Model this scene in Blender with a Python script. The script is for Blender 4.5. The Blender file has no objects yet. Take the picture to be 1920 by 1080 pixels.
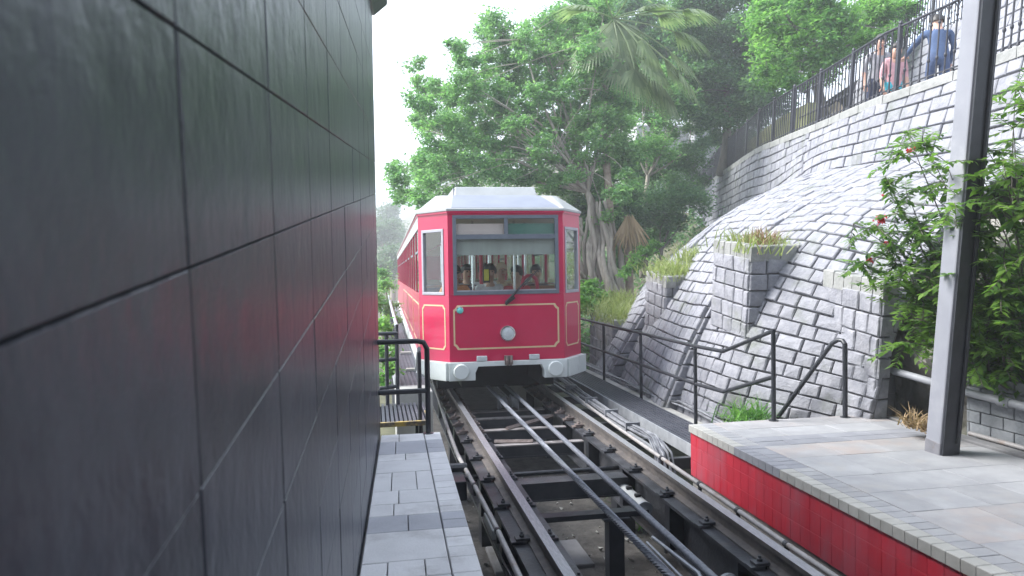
import bpy, bmesh, math, random
import numpy as np
from mathutils import Vector, Matrix
R = math.radians
random.seed(7); rng = np.random.default_rng(7)
scene = bpy.context.scene
col = scene.collection

# ------------------------------------------------------------------ camera, sky, sun, exposure
EYE = 1.884                                   # camera height above the rail plane
YAW, PITCH, ROLL = R(10.5146), R(8.0071), R(0.3)
SLOPE = R(6.52)                               # gradient of the track
F = 1400.0                                    # focal length in photo pixels (1920 wide)
cam_f = Vector((math.sin(YAW)*math.cos(PITCH), math.cos(YAW)*math.cos(PITCH), -math.sin(PITCH)))
_r = Vector((math.cos(YAW), -math.sin(YAW), 0)); _u = _r.cross(cam_f)
cam_r = _r*math.cos(ROLL) + _u*math.sin(ROLL); cam_u = _u*math.cos(ROLL) - _r*math.sin(ROLL)
cd = bpy.data.cameras.new('camera'); cam = bpy.data.objects.new('camera', cd); col.objects.link(cam)
cd.sensor_width = 36; cd.lens = F/1920*36; cd.clip_start = 0.03; cd.clip_end = 2000
cd.dof.use_dof = True; cd.dof.focus_distance = 9.8; cd.dof.aperture_fstop = 4.5
M3 = Matrix((cam_r, cam_u, -cam_f)).transposed()
cam.matrix_world = Matrix.Translation((0, 0, EYE)) @ M3.to_4x4()
scene.camera = cam

SUN_AZ, SUN_EL = R(-66), R(43)                # azimuth from +Y towards +X
world = bpy.data.worlds.new('World'); scene.world = world; world.use_nodes = True
nt = world.node_tree; nt.nodes.clear()
sky = nt.nodes.new('ShaderNodeTexSky'); sky.sky_type = 'NISHITA'; sky.sun_disc = False
sky.sun_elevation = SUN_EL; sky.sun_rotation = SUN_AZ
sky.air_density = 1.0; sky.dust_density = 1.5; sky.ozone_density = 1.0
hs = nt.nodes.new('ShaderNodeHueSaturation'); hs.inputs['Saturation'].default_value = 0.30
bg = nt.nodes.new('ShaderNodeBackground'); bg.inputs['Strength'].default_value = 0.15
wo = nt.nodes.new('ShaderNodeOutputWorld')
mxs = nt.nodes.new('ShaderNodeMix'); mxs.data_type = 'RGBA'; mxs.inputs[0].default_value = 0.6; mxs.inputs[7].default_value = (3.75, 4.3, 5.35, 1)   # even white cloud veil over the clear sky
nt.links.new(sky.outputs[0], hs.inputs['Color']); nt.links.new(hs.outputs[0], mxs.inputs[6]); nt.links.new(mxs.outputs[2], bg.inputs[0]); nt.links.new(bg.outputs[0], wo.inputs[0])
sl = bpy.data.lights.new('sun', 'SUN'); sl.energy = 3.0; sl.angle = R(30); sl.color = (1.0, 0.975, 0.94)
so = bpy.data.objects.new('sun', sl); col.objects.link(so)
sdir = Vector((math.sin(SUN_AZ)*math.cos(SUN_EL), math.cos(SUN_AZ)*math.cos(SUN_EL), math.sin(SUN_EL)))
so.rotation_euler = sdir.to_track_quat('Z', 'Y').to_euler()
vs = scene.view_settings; vs.view_transform = 'Standard'; vs.look = 'None'; vs.exposure = 1.5; vs.gamma = 1.0
vs.use_curve_mapping = False
scene.cycles.use_denoising = True
scene.cycles.max_bounces = 8; scene.cycles.transparent_max_bounces = 24
scene.cycles.diffuse_bounces = 4; scene.cycles.volume_bounces = 3
scene.cycles.sample_clamp_indirect = 8.0

# ------------------------------------------------------------------ helpers
def at(px, py, z):
    """photo pixel and depth along the lens axis -> world point"""
    d = cam_f + cam_r*((px-960)/F) + cam_u*((540-py)/F)
    return Vector((0, 0, EYE)) + d*z
SM = Matrix.Rotation(-SLOPE, 4, 'X')
def S(x, s, p): return SM @ Vector((x, s, p))
def slope_m(x=0, s=0, p=0): return SM @ Matrix.Translation((x, s, p))
def link(o, parent=None):
    col.objects.link(o)
    if parent is not None: o.parent = parent
    return o
def tag(o, label, cat, group=None):
    o['label'] = label; o['category'] = cat
    if group: o['group'] = group
    return o
def empty(name, label, cat, m=None, group=None):
    o = bpy.data.objects.new(name, None); col.objects.link(o); o.empty_display_size = 0.2
    o.matrix_world = m if m is not None else Matrix.Identity(4)
    return tag(o, label, cat, group)
def structure(o): o['kind'] = 'structure'; return o

class MB:
    def __init__(s): s.v = []; s.f = []; s.mi = []; s.m = 0
    def add(s, vs, fs):
        n = len(s.v); s.v += [tuple(q) for q in vs]; s.f += [tuple(i+n for i in f) for f in fs]; s.mi += [s.m]*len(fs); return s
    def box(s, x0, x1, y0, y1, z0, z1):
        return s.add([(x0,y0,z0),(x1,y0,z0),(x1,y1,z0),(x0,y1,z0),(x0,y0,z1),(x1,y0,z1),(x1,y1,z1),(x0,y1,z1)],
                     [(0,3,2,1),(4,5,6,7),(0,1,5,4),(1,2,6,5),(2,3,7,6),(3,0,4,7)])
    def hexa(s, b, t):
        """four bottom and four top points"""
        return s.add(list(b)+list(t), [(0,3,2,1),(4,5,6,7),(0,1,5,4),(1,2,6,5),(2,3,7,6),(3,0,4,7)])
    def tube(s, path, rad, n=8, caps=True):
        P = [Vector(p) for p in path]; k = len(P)
        rs = rad if isinstance(rad, (list, tuple)) else [rad]*k
        up = None; rings = []
        for i in range(k):
            if i == 0: t = P[1]-P[0]
            elif i == k-1: t = P[-1]-P[-2]
            else: t = (P[i]-P[i-1]).normalized() + (P[i+1]-P[i]).normalized()
            if t.length < 1e-9: t = Vector((0, 0, 1))
            t.normalize()
            if up is None:
                a = Vector((0,0,1)) if abs(t.z) < .9 else Vector((1,0,0))
                up = (a - t*a.dot(t)).normalized()
            else:
                up = up - t*up.dot(t)
                if up.length < 1e-6: up = t.orthogonal()
                up.normalize()
            b = t.cross(up)
            rings.append([P[i] + (up*math.cos(2*math.pi*j/n) + b*math.sin(2*math.pi*j/n))*rs[i] for j in range(n)])
        vs = [q for r in rings for q in r]; fs = []
        for i in range(k-1):
            for j in range(n):
                fs.append((i*n+j, i*n+(j+1) % n, (i+1)*n+(j+1) % n, (i+1)*n+j))
        if caps: fs.append(tuple(range(n-1, -1, -1))); fs.append(tuple((k-1)*n+j for j in range(n)))
        return s.add(vs, fs)
    def prism(s, poly, axis, a, b):
        """poly in the plane perpendicular to axis; extruded a..b"""
        def m(q, h): return {'x': (h, q[0], q[1]), 'y': (q[0], h, q[1]), 'z': (q[0], q[1], h)}[axis]
        n = len(poly)
        return s.add([m(q, a) for q in poly] + [m(q, b) for q in poly],
                     [tuple(range(n-1, -1, -1)), tuple(range(n, 2*n))] + [(i, (i+1) % n, n+(i+1) % n, n+i) for i in range(n)])
    def lathe(s, prof, c, axis='z', n=20):
        c = Vector(c); vs = []; fs = []
        for (r, h) in prof:
            for j in range(n):
                a = 2*math.pi*j/n; u, v = r*math.cos(a), r*math.sin(a)
                vs.append(c + Vector({'z': (u, v, h), 'y': (u, h, -v), 'x': (h, u, v)}[axis]))
        k = len(prof)
        for i in range(k-1):
            for j in range(n): fs.append((i*n+j, i*n+(j+1) % n, (i+1)*n+(j+1) % n, (i+1)*n+j))
        fs.append(tuple(range(n-1, -1, -1))); fs.append(tuple((k-1)*n+j for j in range(n)))
        return s.add(vs, fs)
    def build(s, name, mat, parent=None, smooth=None, bevel=0, m=None):
        me = bpy.data.meshes.new(name); me.from_pydata(s.v, [], s.f)
        for mm in (mat if isinstance(mat, (list, tuple)) else [mat]): me.materials.append(mm)
        if isinstance(mat, (list, tuple)): me.polygons.foreach_set('material_index', s.mi)
        bm = bmesh.new(); bm.from_mesh(me); bmesh.ops.recalc_face_normals(bm, faces=bm.faces[:]); bm.to_mesh(me); bm.free()
        if smooth: me.shade_smooth(); me.set_sharp_from_angle(angle=R(smooth))
        o = bpy.data.objects.new(name, me); link(o, parent)
        if m is not None: o.matrix_world = m
        if bevel:
            b = o.modifiers.new('bevel', 'BEVEL'); b.width = bevel; b.segments = 2; b.limit_method = 'ANGLE'; b.angle_limit = R(40)
        return o

def quad_mesh(name, V, mat, parent=None, nv=4):
    """V: (n*nv,3) array, each run of nv vertices one face"""
    n = len(V)//nv
    me = bpy.data.meshes.new(name)
    me.vertices.add(n*nv); me.vertices.foreach_set('co', np.asarray(V, np.float32).ravel())
    me.loops.add(n*nv); me.loops.foreach_set('vertex_index', np.arange(n*nv, dtype=np.int32))
    me.polygons.add(n); me.polygons.foreach_set('loop_start', np.arange(n, dtype=np.int32)*nv)
    me.update(calc_edges=True); me.validate()
    me.materials.append(mat)
    o = bpy.data.objects.new(name, me); return link(o, parent)

# ------------------------------------------------------------------ materials
def nodes(name):
    m = bpy.data.materials.new(name); m.use_nodes = True; t = m.node_tree
    return m, t, t.nodes['Principled BSDF'], t.nodes['Material Output']
def N(t, kind, **kw):
    n = t.nodes.new(kind)
    for k, v in kw.items():
        if k in n.inputs.keys(): n.inputs[k].default_value = v
        else: setattr(n, k, v)
    return n
def c4(c): return (c[0], c[1], c[2], 1)
def mat(name, a, b=None, scale=6.0, rough=0.6, metal=0.0, bump=0.0, bscale=None, stretch=(1, 1, 1), island=0.0, spec=0.5, rvar=0.0, contrast=(0.35, 0.65), detail=5.0, dirt=None, coat=0.0):
    """a..b mixed by world-space noise; island = brightness spread between separate pieces; dirt=(colour, scale, lo, hi)"""
    m, t, P, out = nodes(name); L = t.links.new
    geo = N(t, 'ShaderNodeNewGeometry'); mp = N(t, 'ShaderNodeMapping'); mp.inputs['Scale'].default_value = stretch
    L(geo.outputs['Position'], mp.inputs['Vector'])
    no = N(t, 'ShaderNodeTexNoise', Scale=scale, Detail=detail, Roughness=0.6); L(mp.outputs[0], no.inputs['Vector'])
    mr = N(t, 'ShaderNodeMapRange'); mr.inputs['From Min'].default_value, mr.inputs['From Max'].default_value = contrast
    L(no.outputs['Fac'], mr.inputs['Value'])
    mix = N(t, 'ShaderNodeMix', data_type='RGBA'); mix.inputs[6].default_value = c4(a); mix.inputs[7].default_value = c4(b or a)
    L(mr.outputs[0], mix.inputs[0]); cout = mix.outputs[2]
    if dirt:
        dc, ds, lo, hi = dirt
        dn = N(t, 'ShaderNodeTexNoise', Scale=ds, Detail=6.0, Roughness=0.65); L(mp.outputs[0], dn.inputs['Vector'])
        dr = N(t, 'ShaderNodeMapRange'); dr.inputs['From Min'].default_value = lo; dr.inputs['From Max'].default_value = hi
        L(dn.outputs['Fac'], dr.inputs['Value'])
        dm = N(t, 'ShaderNodeMix', data_type='RGBA'); dm.inputs[7].default_value = c4(dc); L(cout, dm.inputs[6]); L(dr.outputs[0], dm.inputs[0]); cout = dm.outputs[2]
    if island:
        ir = N(t, 'ShaderNodeMapRange'); ir.inputs['To Min'].default_value = 1-island; ir.inputs['To Max'].default_value = 1+island
        L(geo.outputs['Random Per Island'], ir.inputs['Value'])
        oi = N(t, 'ShaderNodeObjectInfo'); orr = N(t, 'ShaderNodeMapRange'); orr.inputs['To Min'].default_value = 1-island; orr.inputs['To Max'].default_value = 1+island
        L(oi.outputs['Random'], orr.inputs['Value'])
        mu = N(t, 'ShaderNodeMath', operation='MULTIPLY'); L(ir.outputs[0], mu.inputs[0]); L(orr.outputs[0], mu.inputs[1])
        vm = N(t, 'ShaderNodeVectorMath', operation='SCALE'); L(cout, vm.inputs[0]); L(mu.outputs[0], vm.inputs['Scale']); cout = vm.outputs[0]
    L(cout, P.inputs['Base Color'])
    P.inputs['Roughness'].default_value = rough; P.inputs['Metallic'].default_value = metal; P.inputs['Specular IOR Level'].default_value = spec
    if coat: P.inputs['Coat Weight'].default_value = coat; P.inputs['Coat Roughness'].default_value = 0.08
    if rvar:
        rr = N(t, 'ShaderNodeMapRange'); rr.inputs['To Min'].default_value = max(0.03, rough-rvar); rr.inputs['To Max'].default_value = min(1, rough+rvar)
        L(no.outputs['Fac'], rr.inputs['Value']); L(rr.outputs[0], P.inputs['Roughness'])
    if bump:
        bn = N(t, 'ShaderNodeTexNoise', Scale=bscale or scale*3, Detail=6.0, Roughness=0.6); L(mp.outputs[0], bn.inputs['Vector'])
        bu = N(t, 'ShaderNodeBump', Strength=min(1.0, bump), Distance=0.02); L(bn.outputs['Fac'], bu.inputs['Height']); L(bu.outputs[0], P.inputs['Normal'])
    return m
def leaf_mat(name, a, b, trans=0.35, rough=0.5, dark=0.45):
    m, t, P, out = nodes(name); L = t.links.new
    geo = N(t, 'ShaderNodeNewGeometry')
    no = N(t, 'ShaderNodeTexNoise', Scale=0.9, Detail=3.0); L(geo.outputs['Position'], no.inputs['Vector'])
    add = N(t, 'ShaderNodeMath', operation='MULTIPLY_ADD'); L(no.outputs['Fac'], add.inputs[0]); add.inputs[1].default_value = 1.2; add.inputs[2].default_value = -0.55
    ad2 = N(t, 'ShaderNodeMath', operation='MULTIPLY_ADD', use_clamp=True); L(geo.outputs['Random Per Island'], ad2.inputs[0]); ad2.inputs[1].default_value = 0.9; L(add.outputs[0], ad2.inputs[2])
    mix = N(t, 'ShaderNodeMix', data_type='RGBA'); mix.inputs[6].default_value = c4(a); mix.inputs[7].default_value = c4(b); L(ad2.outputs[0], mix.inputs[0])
    L(mix.outputs[2], P.inputs['Base Color']); P.inputs['Roughness'].default_value = rough; P.inputs['Specular IOR Level'].default_value = 0.35
    tr = N(t, 'ShaderNodeBsdfTranslucent'); vm = N(t, 'ShaderNodeVectorMath', operation='MULTIPLY'); vm.inputs[1].default_value = (1.35, 1.6, 0.9)
    L(mix.outputs[2], vm.inputs[0]); L(vm.outputs[0], tr.inputs['Color'])
    ms = N(t, 'ShaderNodeMixShader'); ms.inputs[0].default_value = trans; L(P.outputs[0], ms.inputs[1]); L(tr.outputs[0], ms.inputs[2]); L(ms.outputs[0], out.inputs['Surface'])
    return m
def glass_mat(name, tint, refl=1.0):
    m, t, P, out = nodes(name); L = t.links.new
    tr = N(t, 'ShaderNodeBsdfTransparent'); tr.inputs['Color'].default_value = c4(tint)
    gl = N(t, 'ShaderNodeBsdfGlossy', Roughness=0.02); lw_ = N(t, 'ShaderNodeLayerWeight', Blend=0.5)
    pw = N(t, 'ShaderNodeMath', operation='POWER'); L(lw_.outputs['Facing'], pw.inputs[0]); pw.inputs[1].default_value = 4.0
    mu = N(t, 'ShaderNodeMath', operation='MULTIPLY_ADD', use_clamp=True); L(pw.outputs[0], mu.inputs[0]); mu.inputs[1].default_value = .9; mu.inputs[2].default_value = .04*refl
    ms = N(t, 'ShaderNodeMixShader'); L(mu.outputs[0], ms.inputs[0]); L(tr.outputs[0], ms.inputs[1]); L(gl.outputs[0], ms.inputs[2]); L(ms.outputs[0], out.inputs['Surface'])
    return m
MT = {}
MT['granite'] = mat('granite', (.215,.22,.25), (.30,.303,.333), 9, 0.85, bump=.7, bscale=26, island=.12, dirt=((.15,.165,.135), 1.6, .54, .74))
MT['granite_shaded'] = mat('granite_shaded', (.20,.20,.21), (.27,.27,.27), 9, 0.85, bump=.7, bscale=26, island=.11, dirt=((.2,.22,.19), 1.6, .52, .72))
MT['coping'] = mat('coping', (.23,.237,.225), (.31,.312,.305), 6, 0.85, bump=.6, bscale=30, island=.08)
MT['mortar'] = mat('mortar', (.12,.12,.125), (.20,.20,.205), 8, 0.95, bump=.5)
MT['slate'] = mat('slate', (.032,.038,.053), (.055,.062,.08), 5, 0.32, bump=.36, bscale=10, stretch=(1.25, 1.25, .85), island=.15, rvar=.08, spec=.42)
MT['grout'] = mat('grout', (.05,.044,.038), (.08,.072,.065), 20, 0.9)
MT['paver'] = mat('paver', (.265,.27,.287), (.335,.34,.355), 4, 0.8, bump=.2, bscale=60, island=.08, dirt=((.34,.32,.30), 2.2, .55, .8))
MT['paver_light'] = mat('paver_light', (.72,.72,.73), (.80,.80,.81), 4, 0.7, bump=.2, bscale=60, island=.06, dirt=((.46,.45,.45), 2.2, .55, .8))
MT['paver_blue'] = mat('paver_blue', (.42,.43,.47), (.50,.51,.55), 4, 0.75, bump=.2, bscale=60, island=.06)
MT['paver_dark'] = mat('paver_dark', (.215,.222,.25), (.27,.278,.305), 4, 0.8, bump=.2, bscale=60, island=.06)
MT['paver_tan'] = mat('paver_tan', (.27,.268,.278), (.335,.332,.342), 4, 0.8, bump=.2, bscale=60, island=.08, dirt=((.36,.28,.24), 1.6, .5, .8))
MT['bed'] = mat('bed', (.20,.19,.18), (.28,.27,.26), 10, 0.95, bump=.3)
MT['nosing'] = mat('nosing', (.34,.338,.318), (.40,.397,.378), 8, 0.7, bump=.25, bscale=60, island=.07)
MT['concrete'] = mat('concrete', (.30,.30,.29), (.40,.40,.38), 3, 0.9, bump=.3, dirt=((.16,.17,.13), 1.3, .48, .75))
MT['concrete_dark'] = mat('concrete_dark', (.17,.17,.18), (.25,.25,.26), 3, 0.85, bump=.3, dirt=((.08,.08,.07), 1.5, .5, .75))
MT['dirt'] = mat('dirt', (.05,.048,.046), (.10,.095,.09), 7, 0.95, bump=.9, bscale=22)
MT['black_paint'] = mat('black_paint', (.018,.02,.026), (.03,.033,.04), 8, 0.38, bump=.08, bscale=60, spec=.5)
MT['iron'] = mat('iron', (.018,.019,.028), (.035,.037,.05), 12, 0.5, bump=.2, bscale=60)
MT['girder'] = mat('girder', (.028,.031,.038), (.065,.068,.078), 5, 0.4, bump=.2, bscale=30, rvar=.15, dirt=((.085,.07,.066), 3, .58, .75))
MT['rust'] = mat('rust', (.13,.10,.09), (.21,.175,.165), 12, 0.65, bump=.4, bscale=50, metal=.2)
MT['worn_steel'] = mat('worn_steel', (.20,.185,.185), (.36,.34,.345), 9, 0.45, metal=.2, bump=.15)
MT['rail_side'] = mat('rail_side', (.07,.065,.065), (.13,.115,.105), 10, 0.6, bump=.2)
MT['rail_top'] = mat('rail_top', (.34,.35,.38), (.5,.5,.54), 20, 0.34, metal=.55, stretch=(6, .4, 6))
MT['rope'] = mat('rope', (.11,.12,.15), (.21,.225,.26), 40, 0.5, metal=.2)
MT['galv'] = mat('galv', (.28,.30,.33), (.40,.42,.45), 9, 0.5, metal=.3, bump=.1)
MT['conduit'] = mat('conduit', (.27,.26,.26), (.38,.365,.36), 9, 0.5, metal=.1, dirt=((.22,.15,.11), 4, .55, .75))
MT['cable_grey'] = mat('cable_grey', (.12,.125,.145), (.24,.25,.27), 9, 0.5, island=.25)
MT['grating'] = mat('grating', (.045,.05,.068), (.085,.09,.11), 9, 0.5, metal=.3)
MT['yellow'] = mat('yellow', (.38,.27,.06), (.46,.34,.10), 20, 0.7, dirt=((.10,.09,.08), 9, .42, .6))
MT['red_tile'] = mat('red_tile', (.42,.011,.032), (.50,.02,.042), 7, 0.62, bump=.06, island=.06, stretch=(1, 1, .35), dirt=((.34,.075,.105), 2.0, .46, .68))
MT['tram_red'] = mat('tram_red', (.46,.005,.058), (.49,.008,.066), 2.2, 0.32, spec=.5, coat=.35, bump=.012, bscale=3, rvar=.08, dirt=((.40,.03,.075), 2.6, .56, .85))
MT['tram_cream'] = mat('tram_cream', (.33,.345,.345), (.38,.395,.395), 4, 0.45)
MT['tram_bumper'] = mat('tram_bumper', (.58,.625,.62), (.64,.685,.68), 4, 0.42, dirt=((.38,.41,.40), 3, .58, .8))
MT['roof_grey'] = mat('roof_grey', (.19,.21,.265), (.225,.245,.30), 3, 0.5)
MT['gold'] = mat('gold', (.55,.43,.24), (.62,.50,.30), 8, 0.4)
MT['frame_grey'] = mat('frame_grey', (.10,.12,.15), (.13,.15,.18), 8, 0.4)
MT['frame_light'] = mat('frame_light', (.32,.32,.36), (.38,.38,.42), 8, 0.4, metal=.2)
MT['chrome'] = mat('chrome', (.75,.75,.77), (.82,.82,.84), 8, 0.16, metal=1.0)
MT['lens'] = mat('lens', (.45,.49,.51), (.56,.59,.61), 30, 0.12, spec=.8, bump=.2, bscale=80)
MT['green_lens'] = mat('green_lens', (.10,.55,.50), (.16,.65,.6), 30, 0.12, spec=.8)
MT['dark'] = mat('dark', (.012,.012,.013), (.02,.02,.022), 8, 0.7)
MT['interior'] = mat('interior', (.60,.56,.46), (.66,.62,.52), 4, 0.6)
MT['interior_dark'] = mat('interior_dark', (.10,.09,.08), (.14,.13,.11), 4, 0.6)
MT['wood'] = mat('wood', (.26,.11,.05), (.36,.17,.08), 6, 0.45, stretch=(1, 6, 6))
MT['blind'] = mat('blind', (.40,.385,.36), (.48,.465,.44), 3, 0.7, stretch=(3, 3, .3))
MT['blind_pink'] = mat('blind_pink', (.74,.55,.52), (.78,.59,.56), 3, 0.7)
MT['blind_green'] = mat('blind_green', (.08,.19,.15), (.10,.23,.18), 3, 0.6)
MT['sign_yellow'] = mat('sign_yellow', (.62,.55,.04), (.66,.6,.06), 8, 0.5)
MT['red_pipe'] = mat('red_pipe', (.5,.02,.06), (.55,.03,.08), 8, 0.35)
MT['seat_blue'] = mat('seat_blue', (.03,.04,.09), (.05,.06,.12), 8, 0.5)
MT['glass'] = glass_mat('glass', (.90,.94,.93), 1.3)
MT['glass_dark'] = glass_mat('glass_dark', (.86,.90,.88), 1.6)
MT['post_white'] = mat('post_white', (.24,.25,.285), (.28,.29,.325), 3, 0.5, bump=.05, dirt=((.4,.4,.42), 1.5, .55, .8))
MT['post_base'] = mat('post_base', (.16,.16,.18), (.22,.22,.24), 8, 0.5, dirt=((.12,.07,.05), 6, .55, .7))
MT['grey_brick'] = mat('grey_brick', (.17,.185,.20), (.25,.265,.285), 5, 0.9, bump=.5, bscale=40, island=.12, dirt=((.15,.17,.14), 2, .52, .75))
MT['pvc'] = mat('pvc', (.20,.21,.235), (.27,.28,.305), 5, 0.45)
MT['rock'] = mat('rock', (.13,.125,.115), (.30,.285,.26), 2.2, 0.9, bump=1.0, bscale=9, dirt=((.07,.08,.045), 1.3, .5, .7))
MT['rock_tan'] = mat('rock_tan', (.24,.20,.155), (.36,.31,.25), 2.2, 0.9, bump=1.0, bscale=7, dirt=((.10,.10,.06), 1.3, .5, .7))
MT['soil'] = mat('soil', (.05,.055,.03), (.10,.10,.055), 3, 0.95, bump=.8, bscale=12)
MT['bark'] = mat('bark', (.27,.235,.20), (.42,.375,.32), 5, 0.9, bump=.9, bscale=14, stretch=(2, 2, .4))
MT['bark_dark'] = mat('bark_dark', (.11,.10,.085), (.19,.17,.145), 5, 0.9, bump=.9, bscale=14, stretch=(2, 2, .4))
MT['palm_bark'] = mat('palm_bark', (.26,.20,.16), (.36,.29,.23), 4, 0.9, bump=.8, bscale=20, stretch=(.5, .5, 3))
MT['dead_frond'] = leaf_mat('dead_frond', (.30,.21,.12), (.42,.31,.19), .15, .7)
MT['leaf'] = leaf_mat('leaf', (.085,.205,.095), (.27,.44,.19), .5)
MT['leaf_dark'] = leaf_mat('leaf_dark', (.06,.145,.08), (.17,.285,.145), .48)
MT['leaf_bright'] = leaf_mat('leaf_bright', (.07,.19,.06), (.23,.40,.12), .5)
MT['leaf_shrub'] = leaf_mat('leaf_shrub', (.04,.105,.025), (.18,.30,.06), .48, .38)
MT['leaf_far'] = leaf_mat('leaf_far', (.05,.11,.05), (.11,.19,.09), .3)
MT['palm_leaf'] = leaf_mat('palm_leaf', (.14,.20,.10), (.30,.36,.21), .4, .4)
MT['grass'] = leaf_mat('grass', (.19,.24,.09), (.36,.38,.18), .4)
MT['flower'] = leaf_mat('flower', (.60,.02,.06), (.75,.05,.10), .3)
MT['far_building'] = mat('far_building', (.40,.40,.42), (.48,.48,.50), .6, 0.9, dirt=((.25,.27,.26), .5, .5, .8))
MT['skin'] = mat('skin', (.50,.29,.21), (.56,.34,.25), 8, 0.55)
MT['hair'] = mat('hair', (.014,.011,.01), (.03,.024,.02), 30, 0.5, stretch=(1, 1, .3))
def cloth(name, c): MT[name] = mat(name, c, tuple(min(1, q*1.2+.005) for q in c), 14, 0.85, bump=.25, bscale=30); return MT[name]

# ------------------------------------------------------------------ pieces (tiles, pavers, bricks, stones)
def piece_geo(q, w, ch, jit=0.0, dome=0.0):
    """q: four corners on the backing surface, w: four outward vectors (to full thickness). Chamfered prism, 4 sides + 4 bevels + top fan."""
    q = [Vector(a) for a in q]; w = [Vector(a) for a in w]; c = (q[0]+q[1]+q[2]+q[3])/4; wc = (w[0]+w[1]+w[2]+w[3])/4
    J = lambda: Vector((random.uniform(-jit, jit), random.uniform(-jit, jit), random.uniform(-jit, jit)))
    thick = wc.length
    v = [q[i] - w[i]*0.3 for i in range(4)]
    q2 = [q[i] + J() for i in range(4)]
    v += [q2[i] + w[i]*max(0.1, 1-ch/thick) for i in range(4)]
    for i in range(4):
        d = c - q[i]; L = d.length
        v.append(q2[i] + d*min(.45, 1.4*ch/L) + w[i] + J()*.6)
    f = [(i, (i+1) % 4, 4+(i+1) % 4, 4+i) for i in range(4)] + [(4+i, 4+(i+1) % 4, 8+(i+1) % 4, 8+i) for i in range(4)]
    if dome or jit:
        v.append(c + wc*(1+dome/thick) + J())
        f += [(8+i, 8+(i+1) % 4, 12) for i in range(4)]
    else: f.append((8, 9, 10, 11))
    return v, f
def piece(name, q, w, ch, m, parent, jit=0.0, dome=0.0):
    v, f = piece_geo(q, w, ch, jit, dome)
    me = bpy.data.meshes.new(name); me.from_pydata(v, [], f); me.materials.append(m)
    o = bpy.data.objects.new(name, me); return link(o, parent)
def slab(name, x0, x1, y0, y1, z0, z1, m, parent, ch=.004):
    w = Vector((0, 0, z1-z0))
    return piece(name, [(x0,y0,z0),(x1,y0,z0),(x1,y1,z0),(x0,y1,z0)], [w]*4, ch, m, parent)

# ------------------------------------------------------------------ ground and hills
def smooth(a, b, x):
    t = min(1, max(0, (x-a)/(b-a))); return t*t*(3-2*t)
TS = math.tan(SLOPE)
from mathutils import noise as mnoise
def ground_z(x, y):
    yy = min(y, 60)
    z = -TS*yy - 1.02 - .02*max(0, y-60)
    if x < 0.0: z -= 0.45*min(-x, 30)*smooth(4, 10, y) + .3*smooth(0, -2, x)
    if x > 4.6:
        k = smooth(12, 20, y)
        z += k*(0.62*min(x-4.6, 14)) + (1-k)*(-.3)
    if y > 30 and x > 2: z += 0.10*(min(y, 70)-30)*smooth(2, 16, x)
    n = mnoise.noise(Vector((x*.25, y*.25, 0)))*.5*smooth(10, 22, y)*smooth(3.5, 7, abs(x-1))
    return z + n
def grid(name, xs, ys, fz, m):
    v = [(x, y, fz(x, y)) for y in ys for x in xs]; nx = len(xs)
    f = [(j*nx+i, j*nx+i+1, (j+1)*nx+i+1, (j+1)*nx+i) for j in range(len(ys)-1) for i in range(nx-1)]
    me = bpy.data.meshes.new(name); me.from_pydata(v, [], f); me.materials.append(m); me.shade_smooth()
    return structure(link(bpy.data.objects.new(name, me)))
xs = [-74,-50,-30,-20,-14,-10,-7,-5,-3.5,-2,-1,-.5,0,.6,1.5,2.5,3.2,3.8,4.3,4.8,5.3,6,7,8,9,10,11,12,13,14,16,18,20,23,26,30,36,44,59]
ys = [-15,-5,0,2,4,6,8,10,12,13,14,15,16,17,18,19,20,22,24,26,28,31,34,38,42,48,55,65,80,110,150,189]
grid('ground', xs, ys, ground_z, MT['soil'])
# hazy wooded ridge across the valley
def ridge_z(x, y):
    return -30 + 36*math.exp(-((x+40)/34)**2)*math.exp(-((y-150)/26)**2)*(1+.25*mnoise.noise(Vector((x*.05, y*.05, 1)))) + 2.0*mnoise.noise(Vector((x*.16, y*.16, 4)))
o = grid('hills', [-73+i*2.5 for i in range(40)], [105+i*2.5 for i in range(33)], ridge_z, MT['leaf_far'])

# trackbed under the rails: concrete slabs and bare dirt strip
o = structure(MB().box(.62, 3.02, -3, 40, -1.08, -.99).build('trackbed', MT['dirt'], m=slope_m()))
for (x0, x1, s0, s1) in [(.70,1.75,2.2,3.6),(1.78,3.0,2.2,3.5),(.70,1.72,3.65,4.9),(1.35,2.25,5.0,5.9),(1.05,2.0,6.55,7.2),(.7,1.3,5.0,6.4),(2.3,3.0,3.55,5.2),(1.75,2.28,3.55,4.4)]:
    slab('concrete_slab', x0, x1, s0, s1, -.99, -.945+random.uniform(-.006, .006), MT['concrete_dark'], o, .008)
# rubble and litter on the dirt between the slabs
q = MB()
for i in range(260):
    x, s = random.uniform(.7, 3), random.uniform(4.5, 10); r = random.uniform(.012, .04)
    q.add([(x+r*random.uniform(-1, 1), s+r*random.uniform(-1, 1), -.99+r*random.uniform(.2, 1.1)) for _ in range(4)] + [(x, s, -1.0)], [(0,1,2),(0,2,3),(0,1,4),(1,2,4),(2,3,4),(3,0,4)])
g = q.build('rubble', MT['concrete'], m=slope_m()); g['kind'] = 'stuff'; g['label'] = 'loose stone rubble scattered on the dirt under the rails'; g['category'] = 'rubble'

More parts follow.
